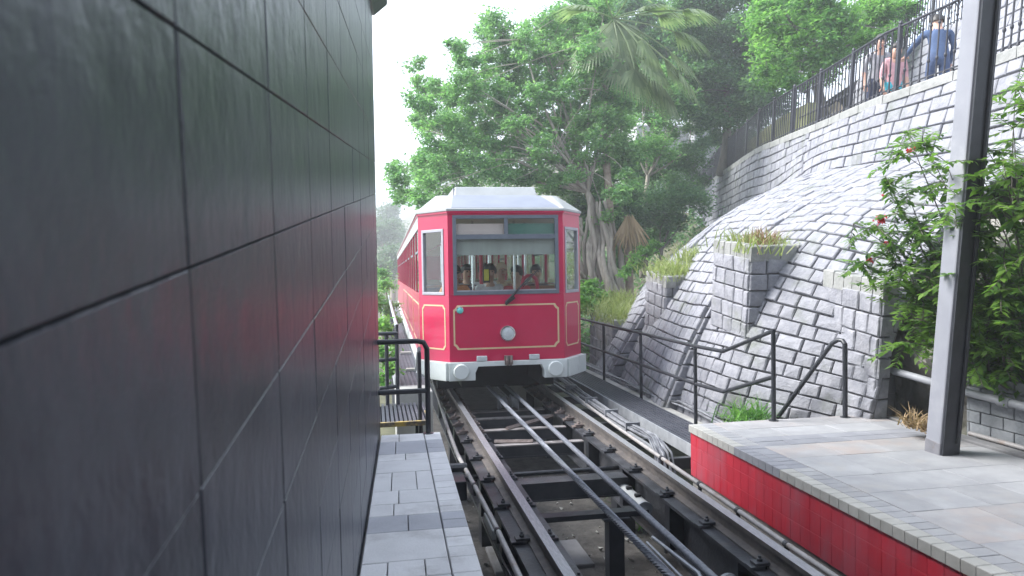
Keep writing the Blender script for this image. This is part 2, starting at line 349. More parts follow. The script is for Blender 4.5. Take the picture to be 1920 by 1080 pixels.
# ------------------------------------------------------------------ station: tiled wall beside the camera
WH = R(2.3025); WD = Vector((math.sin(WH), math.cos(WH), 0)); WN = Vector((WD.y, -WD.x, 0))   # wall direction and its normal (to the track)
W0 = Vector((-.2665, 0, 0))                                                                      # point of the tile face at y = 0
def ray_wall(px, py):
    d = at(px, py, 1) - Vector((0, 0, EYE)); t = (W0 - Vector((0, 0, EYE))).dot(WN)/d.dot(WN); P = Vector((0, 0, EYE)) + d*t
    return (P-W0).dot(WD), P.z
TW, TH = .622, .2895
S1, Z1 = ray_wall(355, 503)
WALL_END = ray_wall(709, 600)[0]
wall = empty('tiled_wall', 'dark slate tiled station wall alongside the narrow left platform', 'wall', Matrix.Translation(W0))
kmin = -3; kmax = int((WALL_END-S1)/TW)
zlo, zhi = -1.25, EYE+1.84
J, JV = .0032, .0075
mb = MB()
def wp(s, z, d=0): return WD*s + Vector((0, 0, z)) + WN*d
mb.hexa([wp(-4, -2.4, -.35), wp(WALL_END-.004, -2.4, -.35), wp(WALL_END-.004, -2.4, -.012), wp(-4, -2.4, -.012)], [wp(-4, zhi, -.35), wp(WALL_END-.004, zhi, -.35), wp(WALL_END-.004, zhi, -.012), wp(-4, zhi, -.012)])
mb.build('wall_core', MT['grout'], wall)
nr0 = int(math.floor((zlo-Z1)/TH)); nr1 = int(math.ceil((zhi-Z1)/TH))
for k in range(kmin, kmax+1):
    a = S1+k*TW; b = min(a+TW, WALL_END)
    if b-a < .02: continue
    for r in range(nr0, nr1):
        z0 = Z1+r*TH; z1 = min(z0+TH, zhi)
        if z1-z0 < .02: continue
        if z1 < S(0, a+.3, .25).z - .02: continue
        off = random.uniform(-.0012, .0012)
        w = WN*(.012+off)
        piece('tile', [wp(a+JV/2, z0+J/2, -.012), wp(b-JV/2, z0+J/2, -.012), wp(b-JV/2, z1-J/2, -.012), wp(a+JV/2, z1-J/2, -.012)], [w]*4, .0025, MT['slate'], wall)
# eave box that sticks out at the head of the wall
a0, e0 = ray_wall(700, 12)
mb = MB()
ez = EYE+1.53
mb.hexa([wp(WALL_END-.6, ez, -.1), wp(WALL_END+.05, ez, -.1), wp(WALL_END+.05, ez, .02), wp(WALL_END-.6, ez, .02)], [wp(WALL_END-.6, ez+.10, -.1), wp(WALL_END+.05, ez+.10, -.1), wp(WALL_END+.05, ez+.10, .14), wp(WALL_END-.6, ez+.10, .14)])
mb.hexa([wp(WALL_END-.6, ez+.1, -.1), wp(WALL_END+.05, ez+.1, -.1), wp(WALL_END+.05, ez+.1, .14), wp(WALL_END-.6, ez+.1, .14)], [wp(WALL_END-.6, ez+.5, -.1), wp(WALL_END+.05, ez+.5, -.1), wp(WALL_END+.05, ez+.5, .15), wp(WALL_END-.6, ez+.5, .15)])
mb.build('eave', MT['slate'], wall, bevel=.01)
# roof over the platforms (above the picture) and the hall behind the camera
roof = empty('station_roof', 'station canopy roof carried over the platforms and tiled wall', 'roof', Matrix.Translation((0, 0, EYE+2.75)))
mb = MB(); mb.box(2.6, 5.2, -9, 5.3, 0, .25); mb.build('roof_slab', MT['concrete'], roof)
mb = MB(); mb.box(-1.2, 2.598, -9, 2.2, 0, .25); mb.build('roof_slab', MT['concrete'], roof)
for yy in (-6, -2.5, 1, 4.5):
    mb = MB(); mb.box(2.8, 5.15, yy, yy+.2, -.3, 0); mb.build('roof_beam', MT['post_white'], roof)
hall = MB().box(-6, 14, -9.6, -9, -3, EYE+5.5).build('station_building', MT['concrete_dark']); tag(hall, 'concrete station building closing the platforms behind the canopy roof', 'building')

# ------------------------------------------------------------------ left narrow platform
PT = .30                                   # platform top above rail plane
plat = structure(MB().box(-.6, .52, -4, 6.93, -1.05, PT-.05).build('left_platform', MT['concrete_dark'], m=slope_m()))
def edge_x(s): return .440+.0212*s
def wall_x(s): return -.2665+.0425*s
s = 6.93; row = 0
while s > -.6:
    d = [.30, .46, .22, .36, .48, .30, .24][row % 7]
    s0 = max(s-d, -.6); dark = row in (3, 6, 11)
    e1, e0 = edge_x(s), edge_x(s0); w1, w0 = wall_x(s)+.002, wall_x(s0)+.002
    m = MT['paver_blue'] if row in (1, 7) else MT['paver_light']
    # edge course
    n = max(1, round(d/.16))
    for i in range(n):
        a, b = s0+(s-s0)*i/n, s0+(s-s0)*(i+1)/n
        ea, eb = edge_x(a), edge_x(b)
        piece('edge_paver', [(ea-.15, a+.003, PT-.05), (ea, a+.003, PT-.05), (eb, b-.003, PT-.05), (eb-.15, b-.003, PT-.05)], [Vector((0,0,.05+random.uniform(-.001,.001)))]*4, .004, m, plat)
    # inner slabs, broken bond
    cuts = [[.0, 1.0], [.0, .42, 1.0], [.0, .55, 1.0], [.0, .3, .72, 1.0], [0, .35, 1.0]][(row*3+1) % 5]
    for i in range(len(cuts)-1):
        A = lambda f, w, e: w + (e-.155-w)*f
        piece('paver', [(A(cuts[i], w0, e0)+.003, s0+.003, PT-.05), (A(cuts[i+1], w0, e0)-.003, s0+.003, PT-.05), (A(cuts[i+1], w1, e1)-.003, s-.003, PT-.05), (A(cuts[i], w1, e1)+.003, s-.003, PT-.05)],
              [Vector((0,0,.05+random.uniform(-.002,.002)))]*4, .004, m, plat)
    s = s0; row += 1
slab('platform_fascia', .44, .515, -.6, 6.9, -.2, PT-.06, MT['concrete_dark'], plat)

# ------------------------------------------------------------------ right platform with red tiled face
RX = 3.02; RE = 6.66
platr = structure(MB().box(RX+.03, 5.02, -4, RE, -.9, PT-.05).build('right_platform', MT['bed'], m=slope_m()))
# red tiles in three courses
rows = [(-.20, -.055), (-.05, .095), (.10, .245)]
s = RE; k = 0
while s > 1.6:
    s0 = s-.128
    for (p0, p1) in rows:
        w = Vector((-.022+random.uniform(-.0008, .0008), 0, 0))
        piece('red_tile', [(RX+.03, s0+.0012, p0+.001), (RX+.03, s-.0012, p0+.001), (RX+.03, s-.0012, p1+.003), (RX+.03, s0+.0012, p1+.003)], [w]*4, .0015, MT['red_tile'], platr)
    s = s0; k += 1
# nosing bricks
s = RE; k = 0
while s > 1.2:
    s0 = s-.105
    band = 9 <= k <= 15
    slab('nosing_brick', RX-.012, RX+.09, s0+.0025, s-.0025, PT-.055, PT+random.uniform(-.001, .0015), MT['paver_dark'] if band else MT['nosing'], platr, .004)
    slab('edge_paver', RX+.094, RX+.235, s0+.0025, s-.0025, PT-.055, PT+random.uniform(-.0015, .001), MT['paver_dark'] if band else MT['paver'], platr, .003)
    s = s0; k += 1
# paving: long slabs laid along the platform, dark cross band at the head
s = RE; row = 0
while s > 1.0:
    if row == 2 or row == 3: d, m = .155, MT['paver_dark']
    elif row < 2: d, m = .34, MT['paver_tan'] if row == 0 else MT['paver']
    elif row == 4: d, m = .42, MT['paver_tan']
    else: d, m = [.40, .40, .55][row % 3], MT['paver'] if row % 4 else MT['paver_tan']
    s0 = s-d; x = RX+.24; off = (row*.37) % .5
    first = True
    while x < 5.0:
        wdt = (.2+off*.6 if first else random.choice([.36, .46, .58])); first = False
        x1 = min(x+wdt, 5.0)
        if x1-x > .02: slab('paver', x+.002, x1-.002, s0+.002, s-.002, PT-.05, PT+random.uniform(-.0015, .0015), m, platr, .003)
        x = x1
    s = s0; row += 1
# kerb, gutter and brown drain pipe along the far side of the platform
ks = MB(); ks.box(5.022, 5.14, 1, RE-.2, PT-.3, PT+.02); ks.build('kerb', MT['concrete_dark'], platr, bevel=.01)
ks = MB(); ks.tube([(5.18, 1, PT+.03), (5.18, 5.55, PT+.03)], .022, 8); ks.build('drain_pipe', MT['conduit'], platr, smooth=50)

# ------------------------------------------------------------------ track
trk_m = slope_m()
def along(name, label, cat, group=None, x=0., s=0., p=0.): return empty(name, label, cat, slope_m(x, s, p), group)
S0, S1T = 1.5, 42.0
RAILS = (1.125, 2.575)
def rail_profile(): # x,p
    return [(-.036,0),(.036,0),(.036,-.03),(.009,-.045),(.009,-.115),(.065,-.128),(.065,-.14),(-.065,-.14),(-.065,-.128),(-.009,-.115),(-.009,-.045),(-.036,-.03)]
for i, rx in enumerate(RAILS):
    side = 'beside the narrow left platform' if i == 0 else 'beside the red tiled platform'
    r = along('rail', 'steel running rail on black girder '+side, 'rail', x=rx)
    mb = MB(); mb.m = 0; n = 12; pr = rail_profile()
    vs = [(a, S0, b) for a, b in pr] + [(a, S1T, b) for a, b in pr]
    mb.add(vs, [(j, (j+1) % n, n+(j+1) % n, n+j) for j in range(n)]); mb.mi = [1]+[0]*11
    mb.add([(a, S0, b) for a, b in pr], [tuple(range(n))])
    mb.build('rail_bar', [MT['rail_side'], MT['rail_top']], r)
    k = 0; s = 2.7
    clip_me = {}
    while s < 13.5:
        for sd in (-1, 1):
            far = s > 8.3
            key = (sd, far)
            if key not in clip_me:
                mb = MB()
                if sd < 0:
                    mb.box(-.19, -.085, -.045, .045, -.1395, -.118); mb.box(-.155, -.05, -.04, .04, -.118, -.098)
                else:
                    mb.box(.085, .165, -.04, .04, -.1395, -.118); mb.box(.05, .14, -.032, .032, -.118, -.098)
                mb.lathe([(.020, -.098), (.020, -.08), (.012, -.078), (.012, -.06)], (sd*.105, 0, 0), 'z', 6)
                clip_me[key] = mb.build('rail_clip', MT['rust'] if far else MT['girder'], r, bevel=.003); o = clip_me[key]
            else: o = link(clip_me[key].copy(), r)
            o.location = (0, s+random.uniform(-.01, .01), 0)
        s += .80 if s < 8 else .46
    # girder under the rail
    g = along('girder', 'black riveted steel girder carrying the rail '+side, 'girder', x=rx)
    mb = MB(); mb.box(-.17, .17, S0, S1T, -.168, -.142); mb.build('top_flange', MT['girder'], g)
    mb = MB(); mb.box(-.02, .02, S0, S1T, -.56, -.168); mb.build('web', MT['girder'], g)
    mb = MB(); mb.box(-.15, .15, S0, S1T, -.59, -.56); mb.build('bottom_flange', MT['girder'], g)
    s = 3.3
    while s < 12:
        mb = MB(); mb.box(-.15, -.02, s, s+.10, -.56, -.168); mb.box(.02, .15, s, s+.10, -.56, -.168); mb.build('stiffener', MT['black_paint'], g); s += 1.22
    for s in (4.1, 7.3, 10.6):
        mb = MB(); mb.box(-.10, .10, s, s+.2, -.99, -.59); mb.build('support_post', MT['black_paint'], g)

# cross beams between the girders
beams = [(6.72, .20, .15, 'wide black steel cross beam with a flat top under the haulage ropes'), (8.28, .11, .12, 'steel channel cross beam with a worn pale top edge, nearest the black tie tube'),
         (9.10, .11, .12, 'steel channel cross beam reached by a diagonal brace from the rail'), (9.85, .11, .10, 'steel channel cross beam next to the pulley beam'), (10.35, .15, .10, 'steel cross beam carrying the rope pulleys'),
         (4.35, .20, .15, 'wide black steel cross beam deep under the ropes between the platforms')]
for i, (s, wd, dp, lab) in enumerate(beams[:5]):
    mb = MB(); mb.m = 1; mb.box(RAILS[0]+.175, RAILS[1]-.175, s, s+wd, -.215, -.20); mb.m = 0; mb.box(RAILS[0]+.175, RAILS[1]-.175, s+.01, s+.035, -.215-dp, -.215); mb.box(RAILS[0]+.175, RAILS[1]-.175, s, s+wd, -.23-dp, -.215-dp)
    tag(mb.build('cross_beam', [MT['girder'], MT['girder'] if i == 0 else MT['worn_steel']], m=trk_m), lab, 'beam', 'cross beams between the girders')
# diagonal braces
for (a, b, lab) in [((1.35, 8.45, -.19), (1.8, 8.36, -.19), 'short diagonal steel brace running into the worn cross beam'), ((1.62, 9.12, -.19), (2.38, 9.78, -.19), 'long diagonal steel brace between two cross beams')]:
    mb = MB(); mb.tube([a, b], .03, 4); tag(mb.build('brace', MT['rust'], m=trk_m), lab, 'brace')
# tie tube under the rails and the black column that stands on the slab
mb = MB(); mb.tube([(.62, 7.42, -.30), (3.0, 7.42, -.30)], .026, 10); tag(mb.build('tie_tube', MT['black_paint'], smooth=50, m=trk_m), 'thin black tie tube crossing under both rails', 'tube')
mb = MB(); mb.box(1.98, 2.12, 6.02, 6.16, -.945, -.36); mb.box(1.93, 2.17, 6.0, 6.2, -.37, -.345)
tag(mb.build('column', MT['black_paint'], m=trk_m, bevel=.004), 'square black steel column standing on the concrete slab under the ropes', 'column')
mb = MB(); mb.box(1.35, 2.35, 6.03, 6.15, -.345, -.30); tag(mb.build('cross_beam', MT['black_paint'], m=trk_m), 'black beam resting on the square steel column', 'beam', 'cross beams between the girders')

# haulage ropes
def helix_rope(x, lab, twist):
    r = .021; mb = MB(); nst = 6
    if twist:
        for k in range(nst):
            path = []; s = 1.6
            while s < 9.3:
                a = 2*math.pi*(s/.26) + 2*math.pi*k/nst
                path.append((x+.0165*math.cos(a), s, .05+.0165*math.sin(a))); s += .0135
            mb.tube(path, .0118, 5)
        mb.tube([(x, 9.3, .05), (x+.1, 24, .05)], .026, 10)
    else:
        mb.tube([(x, 1.6, .05), (x+.06, 10, .05), (x+.1, 24, .05)], .026, 12)
    return tag(mb.build('haulage_rope', MT['rope'], smooth=60, m=trk_m), lab, 'rope', 'haulage ropes between the rails')
helix_rope(1.665, 'twisted steel haulage rope nearer the left rail', True)
helix_rope(1.885, 'smooth grey steel haulage rope nearer the right rail', False)
# pulleys
for x, lab in ((1.79, 'guide pulley under the twisted haulage rope'), (1.95, 'guide pulley under the smooth haulage rope')):
    pu = along('guide_pulley', lab, 'pulley', 'rope pulleys on the cross beam', x, 10.42, -.08)
    mb = MB(); mb.lathe([(.055,-.055),(.105,-.045),(.075,-.012),(.075,.012),(.105,.045),(.055,.055)], (0,0,0), 'x', 22); mb.build('wheel', MT['galv'], pu, smooth=40)
    for sd in (-1, 1):
        mb = MB(); mb.box(sd*.066-.006, sd*.066+.006, -.05, .05, -.12, .03); mb.build('bracket', MT['galv'], pu)
# conduits beside the rails
def conduit(name, path, r, lab, m='conduit', clamps=()):
    e = along(name, lab, 'conduit'); mb = MB(); mb.tube(path, r, 10); mb.build('pipe', MT[m], e, smooth=50)
    for c in clamps:
        i = max(k for k in range(len(path)-1) if path[k][1] >= c or k == 0) if False else 0
        for k in range(len(path)-1):
            a, b = path[k], path[k+1]
            if min(a[1], b[1]) <= c <= max(a[1], b[1]): i = k
        a, b = Vector(path[i]), Vector(path[i+1]); f = (c-a.y)/(b.y-a.y); P = a.lerp(b, f)
        mb = MB(); mb.lathe([(r*1.25, -.02), (r*1.25, .02)], P, 'y', 10); mb.box(P.x-.012, P.x+.012, P.y-.012, P.y+.012, P.z-.09, P.z-r*.8); mb.build('clamp', MT['black_paint'], e)
    return e
conduit('conduit_left', [(.86,1.6,-.08),(.86,5.2,-.08),(.845,6.4,-.085),(.82,7.6,-.09),(.85,9.0,-.1),(.93,11.5,-.1),(.97,13,-.1)], .021, 'bent pale conduit running outside the left rail below the platform', clamps=(4.1, 5.2, 6.4))
conduit('conduit_right', [(2.655,1.6,.0),(2.66,4.2,.0),(2.70,6.5,.0),(2.76,8.2,-.02),(2.86,10.8,-.02),(2.90,13,-.02)], .019, 'pale conduit clamped outside the right rail along the red tiles', clamps=(3.6, 4.3, 5.0, 5.7, 6.6))
mb = MB(); mb.tube([(.99,5.7,-.35),(.97,5.2,-.3),(.96,4.8,-.25),(.95,4.3,-.3),(.99,3.9,-.32),(.96,3.2,-.25),(.97,2.2,-.3)], .010, 8); mb.v = [(a-.08, b, c) for a, b, c in mb.v]
tag(mb.build('loose_cable', MT['black_paint'], smooth=60, m=trk_m), 'thin black cable hanging in waves beside the left girder', 'cable')
# junction box on the left girder
mb = MB(); mb.box(.66,.80,6.6,6.95,-.28,-.1); mb.tube([(.64,7.0,-.08),(.85,7.0,-.08)], .05, 10); tag(mb.build('junction_box', MT['black_paint'], m=trk_m, bevel=.008), 'black junction box fixed below the end of the narrow platform', 'box')
mb = MB(); mb.box(.86,.93,5.5,5.95,-.26,-.18); tag(mb.build('lamp_box', MT['tram_cream'], m=trk_m, bevel=.01), 'short grimy white lamp box below the left conduit', 'lamp')
# light fittings on the inner face of the right girder
def fitting(s0, s1, lab):
    e = along('batten_light', lab, 'lamp', x=2.36, s=s0, p=-.33)
    L = s1-s0
    mb = MB(); pr = [(.07*math.cos(a), .06*math.sin(a)) for a in [R(20*i-90) for i in range(19)]]
    mb.prism([(-q[0], q[1]) for q in pr], 'y', 0.03, L-.03); mb.build('diffuser', MT['tram_cream'], e, smooth=50)
    for y in (0, L-.03):
        mb = MB(); mb.prism([(-q[0]*1.08, q[1]*1.08) for q in pr], 'y', y, y+.03); mb.build('end_cap', MT['galv'], e)
    for y in (L*.3, L*.7):
        mb = MB(); mb.box(-.03, .02, y-.02, y+.02, .06, .085); mb.build('catch', MT['dark'], e)
fitting(3.2, 4.55, 'long white batten light fitted along the inside of the right girder')
fitting(6.15, 6.75, 'short white batten light on the right girder beside the column')
# pipes hung low along the inside of the right girder
mb = MB(); mb.tube([(2.22,2,-.4),(2.22,4.6,-.38),(2.24,4.75,-.34),(2.22,5.6,-.38)], .014, 8); mb.tube([(2.17,2,-.42),(2.17,5.6,-.42)], .012, 8)
tag(mb.build('service_pipes', MT['galv'], smooth=60, m=trk_m), 'thin pair of service pipes slung below the smooth rope', 'pipe')
# grey cable bundle right of the right rail
bund = along('cable_bundle', 'bundle of grey cables tied together outside the right rail dropping to the ground', 'cable')
for i in range(20):
    a = random.uniform(0, 6.28); rr = random.uniform(.01, .075); ox, oz = rr*math.cos(a), rr*math.sin(a)*.6
    path = []
    for (x, s, p) in [(3.10,13.5,.02),(2.99,11.5,.02),(2.93,10.2,.015),(2.88,9.0,.02),(2.87,8.2,.01),(2.87,7.6,.03)]:
        path.append((x+ox+random.uniform(-.012,.012), s, p+oz+random.uniform(-.012,.012)))
    e = random.uniform(-.05, .05)
    path += [(2.88+ox+e*.3, 7.25+oz, .03+oz), (2.87+ox+e, 7.02+oz*1.5+e*.3, -.06), (2.84+e*1.6+ox, 6.86+e, -.25), (2.80+e*2.2+ox, 6.7+e*2, -.5), (2.8+e*2.2, 6.6+e*2, -.9)]
    mb = MB(); mb.tube(path, random.uniform(.008, .013), 6); mb.build('cable', MT['cable_grey'], bund, smooth=60)
mb = MB(); mb.box(2.80, 2.83, 7.1, 13.5, -.05, -.02); mb.build('cable_tray', MT['galv'], bund)
for s in (7.9, 8.7, 9.6, 10.7, 11.8):
    mb = MB(); mb.box(2.79+.03*(s-8)*.25, 2.96+.03*(s-8)*.3, s, s+.03, -.05, .072); mb.build('cable_tie', MT['cable_grey'], bund)
# ladder of cross members out to the walkway
for i, s in enumerate((7.0, 7.9, 8.85, 9.8, 10.8, 11.9, 13.0)):
    mb = MB(); mb.box(2.745, 4.0, s, s+.07, -.14, -.125); mb.box(2.745, 4.0, s, s+.012, -.24, -.14)
    tag(mb.build('outrigger', MT['girder'], m=trk_m), 'steel outrigger under the ribbed walkway, %s from the red tiled platform' % ('first', 'second', 'third', 'fourth', 'fifth', 'sixth', 'seventh')[i], 'bracket', 'outriggers under the right walkway')
# right walkway of ribbed planks
ww = along('right_walkway', 'long ribbed grey steel walkway beside the black handrail', 'walkway')
n = 9; x0, x1 = 3.20, 3.66
for i in range(n):
    a = x0+(x1-x0)*i/n; b = x0+(x1-x0)*(i+1)/n
    mb = MB(); mb.box(a+.003, b-.003, RE+.03, 26, -.03, -.004); mb.box(a+.014, b-.014, RE+.03, 26, -.004, .006); mb.build('plank', MT['grating'], ww)
mb = MB(); mb.box(x0-.02, x0-.004, RE+.03, 26, -.12, .01); mb.build('edge_angle', MT['galv'], ww)
# concrete duct and cables along the toe of the stone wall
mb = MB(); mb.box(3.775, 3.90, 7.0, 26, -.3, -.06); tag(mb.build('duct', MT['concrete'], m=trk_m, bevel=.01), 'pale concrete cable duct between handrail and stone wall', 'duct')
cb = along('cable_run', 'loose grey cables lying on the concrete duct at the wall toe', 'cable')
for i in range(6):
    mb = MB(); mb.tube([(3.9+i*.016+random.uniform(-.02,.02), s, -.03+random.uniform(0,.05)+(.05 if 8.3<s<9.2 else 0)) for s in (7.2,7.8,8.4,9.0,9.6,10.4,11.2,12.2,13.5,15)], .012, 6); mb.build('cable', MT['cable_grey'], cb, smooth=60)

# ------------------------------------------------------------------ handrails
def rail_thing(name, lab, bars, posts, r=.022, m='black_paint', group=None, org=(0, 0, 0)):
    e = empty(name, lab, 'handrail', slope_m(*org), group)
    O = Vector(org)
    for b in bars:
        mb = MB(); mb.tube([Vector(q)-O for q in b], r, 10); mb.build('bar', MT[m], e, smooth=50)
    for b in posts:
        mb = MB(); mb.tube([Vector(q)-O for q in b], r*1.02, 10)
        base = Vector(b[-1])-O; mb.lathe([(.05, -.004), (.05, .006)], base, 'z', 12)
        mb.build('post', MT[m], e, smooth=50)
    return e
HX = 3.73
rail_thing('handrail', 'long black tube handrail between ribbed walkway and stone wall',
  [[(HX, 26, .90), (HX, 8.1, .90), (HX+.06, 7.5, .90), (HX+.155, 6.6, 1.20)], [(HX, 26, .45), (HX, 8.1, .45), (HX+.06, 7.5, .45), (HX+.155, 6.6, .74)]],
  [[(HX, s, .90), (HX, s, -.13)] for s in (8.1, 9.95, 11.71, 13.5, 15.4, 17.4, 19.5)] + [[(HX+.155, 6.6, 1.215), (HX+.155, 6.6, PT)]], org=(HX, 6.6, 0))
rail_thing('stair_handrail', 'short bent black handrail at the head of the platform steps', [[(4.66, 6.58, 1.04), (4.655, 6.61, 1.075), (4.64, 6.66, 1.08), (4.61, 6.72, 1.04), (4.36, 7.35, .16)]], [[(4.66, 6.58, 1.05), (4.66, 6.58, PT)]], .024, org=(4.66, 6.58, PT))
lx = .475
rail_thing('gate_handrail', 'black tube guard rail looped across the end of the narrow platform',
  [[(-.5, 6.9, 1.185), (lx-.09, 6.9, 1.185), (lx-.03, 6.9, 1.17), (lx, 6.9, 1.11), (lx, 6.9, 1.0)], [(-.5, 6.9, .71), (lx, 6.9, .71)]],
  [[(lx, 6.9, 1.11), (lx, 6.9, PT)]], .025, org=(lx, 6.9, PT))
rail_thing('step_handrail', 'pale slanted handrail on a dark post beside the tram step',
  [[(.50, 8.6, .92), (.46, 8.0, .98), (.44, 7.65, .95)]], [[(.44, 7.62, 1.0), (.44, 7.62, .06)]], .022, 'black_paint', org=(.44, 7.62, .06))
mb = MB(); mb.tube([(.50, 9.3, .60), (.47, 8.3, .92), (.45, 7.75, 1.02)], .022, 10)
tag(mb.build('grab_bar', MT['galv'], smooth=50, m=trk_m), 'light grey slanted grab bar just behind the platform guard rail', 'handrail')
rail_thing('walkway_handrail', 'dark railing with mid rail along the leafy side of the left walkway',
  [[(-.6, 8.6, 1.12), (.24, 8.6, 1.12)], [(-.6, 8.6, .78), (.24, 8.6, .82)], [(-.6, 8.6, .42), (.24, 8.6, .50)]],
  [[(.24, 8.6, 1.13), (.24, 8.6, .20)], [(.12, 8.6, 1.1), (.12, 8.6, .20)]], .022, org=(.24, 8.6, .2))
gr = along('mesh_fence', 'galvanised pipe rail with wire mesh panel beside the left walkway', 'fence', x=.2, s=9, p=.2)
mb = MB(); mb.tube([(.06, .2, .95), (.12, 8, 1.0), (.2, 15, 1.0)], .024, 8); mb.build('bar', MT['galv'], gr, smooth=50)
for i in range(8):
    mb = MB(); mb.tube([(.06+.0095*i*2, .2+i*2, .98), (.06+.0095*i*2, .2+i*2, -.15)], .02, 8); mb.build('post', MT['black_paint'], gr, smooth=50)
mb = MB()
for i in range(46):
    s = .2+i*.3; mb.tube([(.06+.01*s, s, .9), (.06+.01*s, s, 0)], .004, 4, False)
for i in range(12):
    p = .05+i*.075; mb.tube([(.06, .2, p), (.2, 14, p)], .004, 4, False)
mb.build('wire_mesh', MT['black_paint'], gr)
# left stepped grating and walkway past the tram
st = along('grating_step', 'dark steel grating step with worn yellow edge past the platform end', 'step', x=0, s=7.55, p=.0)
mb = MB()
for i in range(24): mb.box(-.55+i*.046, -.55+i*.046+.030, .03, 1.12, .26, .285)
for i in range(12): mb.box(-.55, .54, .04+i*.095, .055+i*.095, .24, .262)
mb.build('grating', MT['grating'], st)
mb = MB(); mb.box(-.55, .54, -.012, .03, .245, .292); mb.build('yellow_edge', MT['yellow'], st)
mb = MB(); mb.box(.515, .545, .032, .55, .247, .293); mb.build('yellow_side', MT['yellow'], st)
mb = MB(); mb.tube([(-.5, -.2, .12), (.5, -.2, .12)], .025, 8); mb.build('support_tube', MT['black_paint'], st, smooth=50)
for x in (-.3, .4):
    mb = MB(); mb.box(x, x+.08, .3, .38, -1.05, .24); mb.build('support_post', MT['black_paint'], st)
mb = MB(); mb.box(.22, .66, 8.75, 9.25, -.95, .40); tag(mb.build('concrete_step', MT['concrete'], m=trk_m, bevel=.015), 'weathered concrete step block between grating and left walkway', 'step')
lw = along('left_walkway', 'long dark ribbed walkway running down along the tram side', 'walkway')
for i in range(7):
    a = .27+i*.053
    mb = MB(); mb.box(a, a+.049, 9.25, 30, .36, .39); mb.box(a+.012, a+.037, 9.25, 30, .39, .398); mb.build('plank', MT['grating'], lw)
mb = MB(); mb.box(.235, .262, 9.25, 30, .25, .42); mb.build('edge_angle', MT['galv'], lw)
for i in range(7):
    mb = MB(); mb.box(.3, .6, 9.9+i*2.6, 10.0+i*2.6, -1.2, .36); mb.build('support_post', MT['concrete_dark'], lw)
for i, s in enumerate((10.6, 12.8)):
    mb = MB(); mb.box(.42, .60, s, s+.12, .40, .43); mb.build('tread_plate', MT['concrete'], lw)

# ------------------------------------------------------------------ tram
TX, TSS = 1.785, 9.88
TRAM_M = slope_m(TX, TSS, 0) @ Matrix.Rotation(R(-1.0), 4, 'Z') @ Matrix.Rotation(R(-.35), 4, 'X')   # the line bends and steepens a little under the tram
tram = empty('tram', 'crimson funicular tram with cream roof coming up the track', 'tram', TRAM_M)
HW, FW, CY, TL = 1.175, .80, .54, 24.0
P0, P1, P2 = .59, 1.515, 2.585
EV = 2.645
def pan(name, a, b, p0, p1, m, parent=tram, t=.045, out=0.0, bevel=0):
    """upright panel from plan point a to b (seen from outside left to right)"""
    a, b = Vector((a[0], a[1], 0)), Vector((b[0], b[1], 0)); d = (b-a).normalized(); n = Vector((d.y, -d.x, 0))
    A, B = a+n*out, b+n*out
    mb = MB(); Z = Vector((0, 0, 1))
    mb.hexa([A-n*t+Z*p0, B-n*t+Z*p0, B+Z*p0, A+Z*p0], [A-n*t+Z*p1, B-n*t+Z*p1, B+Z*p1, A+Z*p1])
    return mb.build(name, m if not isinstance(m, str) else MT[m], parent, bevel=bevel)
def lerp2(a, b, f): return (a[0]+(b[0]-a[0])*f, a[1]+(b[1]-a[1])*f)
A0, A1, A2, A3 = (-HW, CY), (-FW, 0), (FW, 0), (HW, CY)
def goldline(a, b, f0, f1, p0, p1, n=.055, w=.022):
    """gilt line with nipped corners on a panel a-b"""
    L = math.dist(a, b); d = Vector(((b[0]-a[0])/L, (b[1]-a[1])/L, 0)); nn = Vector((d.y, -d.x, 0)); O = Vector((a[0], a[1], 0))
    u0, u1 = f0*L, f1*L
    def ring(k):
        q = n
        pts = [(u0+q, p0), (u1-q, p0), (u1-q*.55, p0+q*.75), (u1, p0+q*1.15), (u1, p1-q*1.15), (u1-q*.55, p1-q*.75), (u1-q, p1), (u0+q, p1), (u0+q*.55, p1-q*.75), (u0, p1-q*1.15), (u0, p0+q*1.15), (u0+q*.55, p0+q*.75)]
        c = ((u0+u1)/2, (p0+p1)/2)
        return [(u - math.copysign(k, u-c[0]) , p - math.copysign(k, p-c[1])) for u, p in pts]
    mb = MB(); o1, o2 = ring(0), ring(w)
    W = lambda q, h: O + d*q[0] + Vector((0, 0, q[1])) + nn*h
    k = len(o1)
    mb.add([W(q, .004) for q in o1]+[W(q, .004) for q in o2]+[W(q, 0) for q in o1]+[W(q, 0) for q in o2],
           [(i, (i+1) % k, k+(i+1) % k, k+i) for i in range(k)] + [(2*k+i, 2*k+(i+1) % k, (i+1) % k, i) for i in range(k)] + [(k+i, k+(i+1) % k, 3*k+(i+1) % k, 3*k+i) for i in range(k)])
    return mb.build('gilt_line', MT['gold'], tram)
